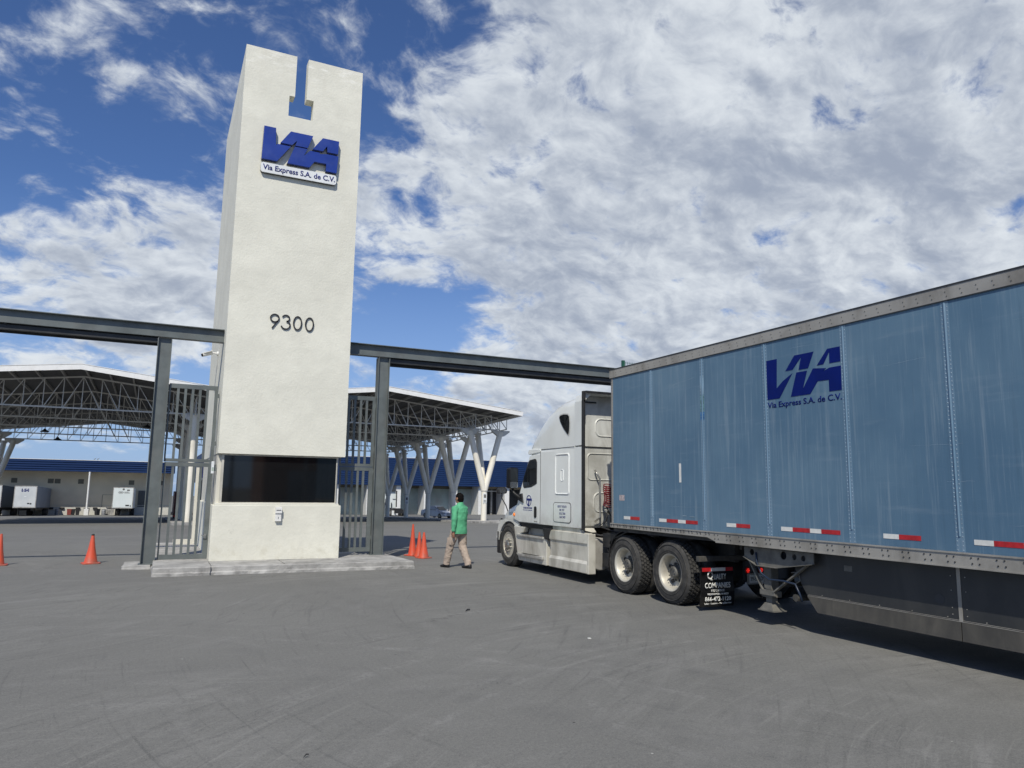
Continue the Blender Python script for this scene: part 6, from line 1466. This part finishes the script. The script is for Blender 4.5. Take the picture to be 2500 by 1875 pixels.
tr2 = mb.build('trousers', M_pants, ps, smooth=True); skinned(tr2, .011, 3); dsp = tr2.modifiers.new('folds', 'DISPLACE'); tx3 = bpy.data.textures.new('trouser_folds', 'CLOUDS'); tx3.noise_scale = .07; dsp.texture = tx3; dsp.strength = .030
for (h_, k2, s_) in ((hipL, kneeL, 1), (hipR, kneeR, -1)):
    mb = MB(); c = h_.lerp(k2, .72)+lt*s_*.078; mb.prism([(-.06, -.08), (.06, -.08), (.06, .08), (-.06, .08)], 'x', 0, .022)
    mb.v = [tuple(c+lt*s_*(v[0]-.006)+fw*v[1]+Vector((0, 0, v[2]))) for v in mb.v]; mb.build('thigh_pocket', M_pants, tr2, bevel=.008, fix=True)
for (p, lift, tw_) in ((LF, 0, .05), (RF, 0, 0)):
    mb = MB(); rings = []
    for (f_, z0, z1, w0) in ((-.085, .012, .05, .026), (-.075, .003, .10, .038), (-.03, .0, .12, .042), (.03, .0, .10, .042), (.09, .0, .072, .048), (.145, .002, .060, .046), (.18, .006, .045, .03), (.19, .014, .03, .014)):
        rings.append([tuple(p+fw*f_+lt*(w0*cos(t))+Vector((0, 0, (z0+z1)/2+(z1-z0)/2*sin(t)))) for t in [2*pi*i/12 for i in range(12)]])
    mb.loft(rings); mb.build('shoe', M_shoe, ps, smooth=True)

# ------------------------------------------------------------------ litter on the asphalt
def bit(x, y, L, lb, m_, seed):
    rnd = random.Random(seed); mb = MB(); pts = []
    a = rnd.uniform(0, pi)
    for i in range(5): pts.append((x+cos(a)*L*(i/4-.5)+rnd.uniform(-1, 1)*L*.08, y+sin(a)*L*(i/4-.5)+rnd.uniform(-1, 1)*L*.08, .008+.012*sin(i*.8)))
    mb.path(pts, [L*k for k in (.02, .06, .08, .06, .02)], 5)
    tag(mb.build('litter', m_, org=(x, y, 0)), lb, 'litter', group='litter scattered on the asphalt')
bit(-3.05, 8.75, .26, 'dark twig lying on the asphalt at the left edge', M_black, 1)
bit(-1.85, 7.15, .10, 'small dark scrap on the asphalt near the left edge', M_black, 2)
bit(4.35, 10.6, .16, 'curled dark strip lying between tower and truck wheels', M_black, 3)
bit(1.05, 5.35, .06, 'tiny dark scrap on the open asphalt in the middle', M_black, 4)
mb = MB(); mb.prism([(4.93, 8.10), (4.97, 8.10), (4.965, 8.13), (4.935, 8.135)], 'z', .002, .012); tag(mb.build('litter', M_refw, org=(4.95, 8.1, 0)), 'white paper scrap left of the truck wheels', 'litter', group='litter scattered on the asphalt')
mb = MB(); mb.prism([(6.30, 3.16), (6.34, 3.14), (6.36, 3.17), (6.32, 3.18)], 'z', .002, .010); tag(mb.build('litter', M_refw, org=(6.3, 3.1, 0)), 'white paper scrap near the lower right corner', 'litter', group='litter scattered on the asphalt')

# ------------------------------------------------------------------ across the street, behind the viewer (mirrored in the gatehouse window)
sh = thing('street_building', (14, -46, 0), 'terracotta street building behind the viewer mirrored in the gatehouse window', 'building')
mb = MB(); mb.box(9.6, 24, -52, -42, 0, 8.5); mb.build('wall', mat("terracotta_wall", (.34, .17, .11), .9), sh)
mb = MB(); mb.box(9.4, 24.2, -52.2, -41.8, 8.505, 8.9); mb.build('parapet', M_conc, sh)
for xx in (11, 14.5, 18, 21.5):
    mb = MB(); mb.box(xx, xx+1.6, -41.99, -41.95, 4.6, 6.2); mb.build('window', M_glassdark, sh)
mb = MB(); mb.box(12, 15.5, -41.99, -41.95, 0, 3.4); mb.build('shutter', M_drum, sh)
for px_, lb in ((5.6, 'utility pole across the street mirrored at the left of the gatehouse window'), (11.6, 'utility pole across the street mirrored at the right of the gatehouse window')):
    up = thing('utility_pole', (px_, -30, 0), lb, 'utility pole', group='utility poles across the street')
    mb = MB(); mb.tube((px_, -30, 0), (px_, -30, 9), .16, 12, .11); mb.build('pole', M_conc, up)
    mb = MB(); mb.box(px_-1.0, px_+1.0, -30.08, -29.92, 8.2, 8.35); mb.build('cross_arm', M_dark, up)
    for k in (-.9, 0, .9):
        mb = MB(); mb.tube((px_+k, -30, 8.35), (px_+k, -30, 8.55), .06, 8); mb.build('insulator', M_white, up)
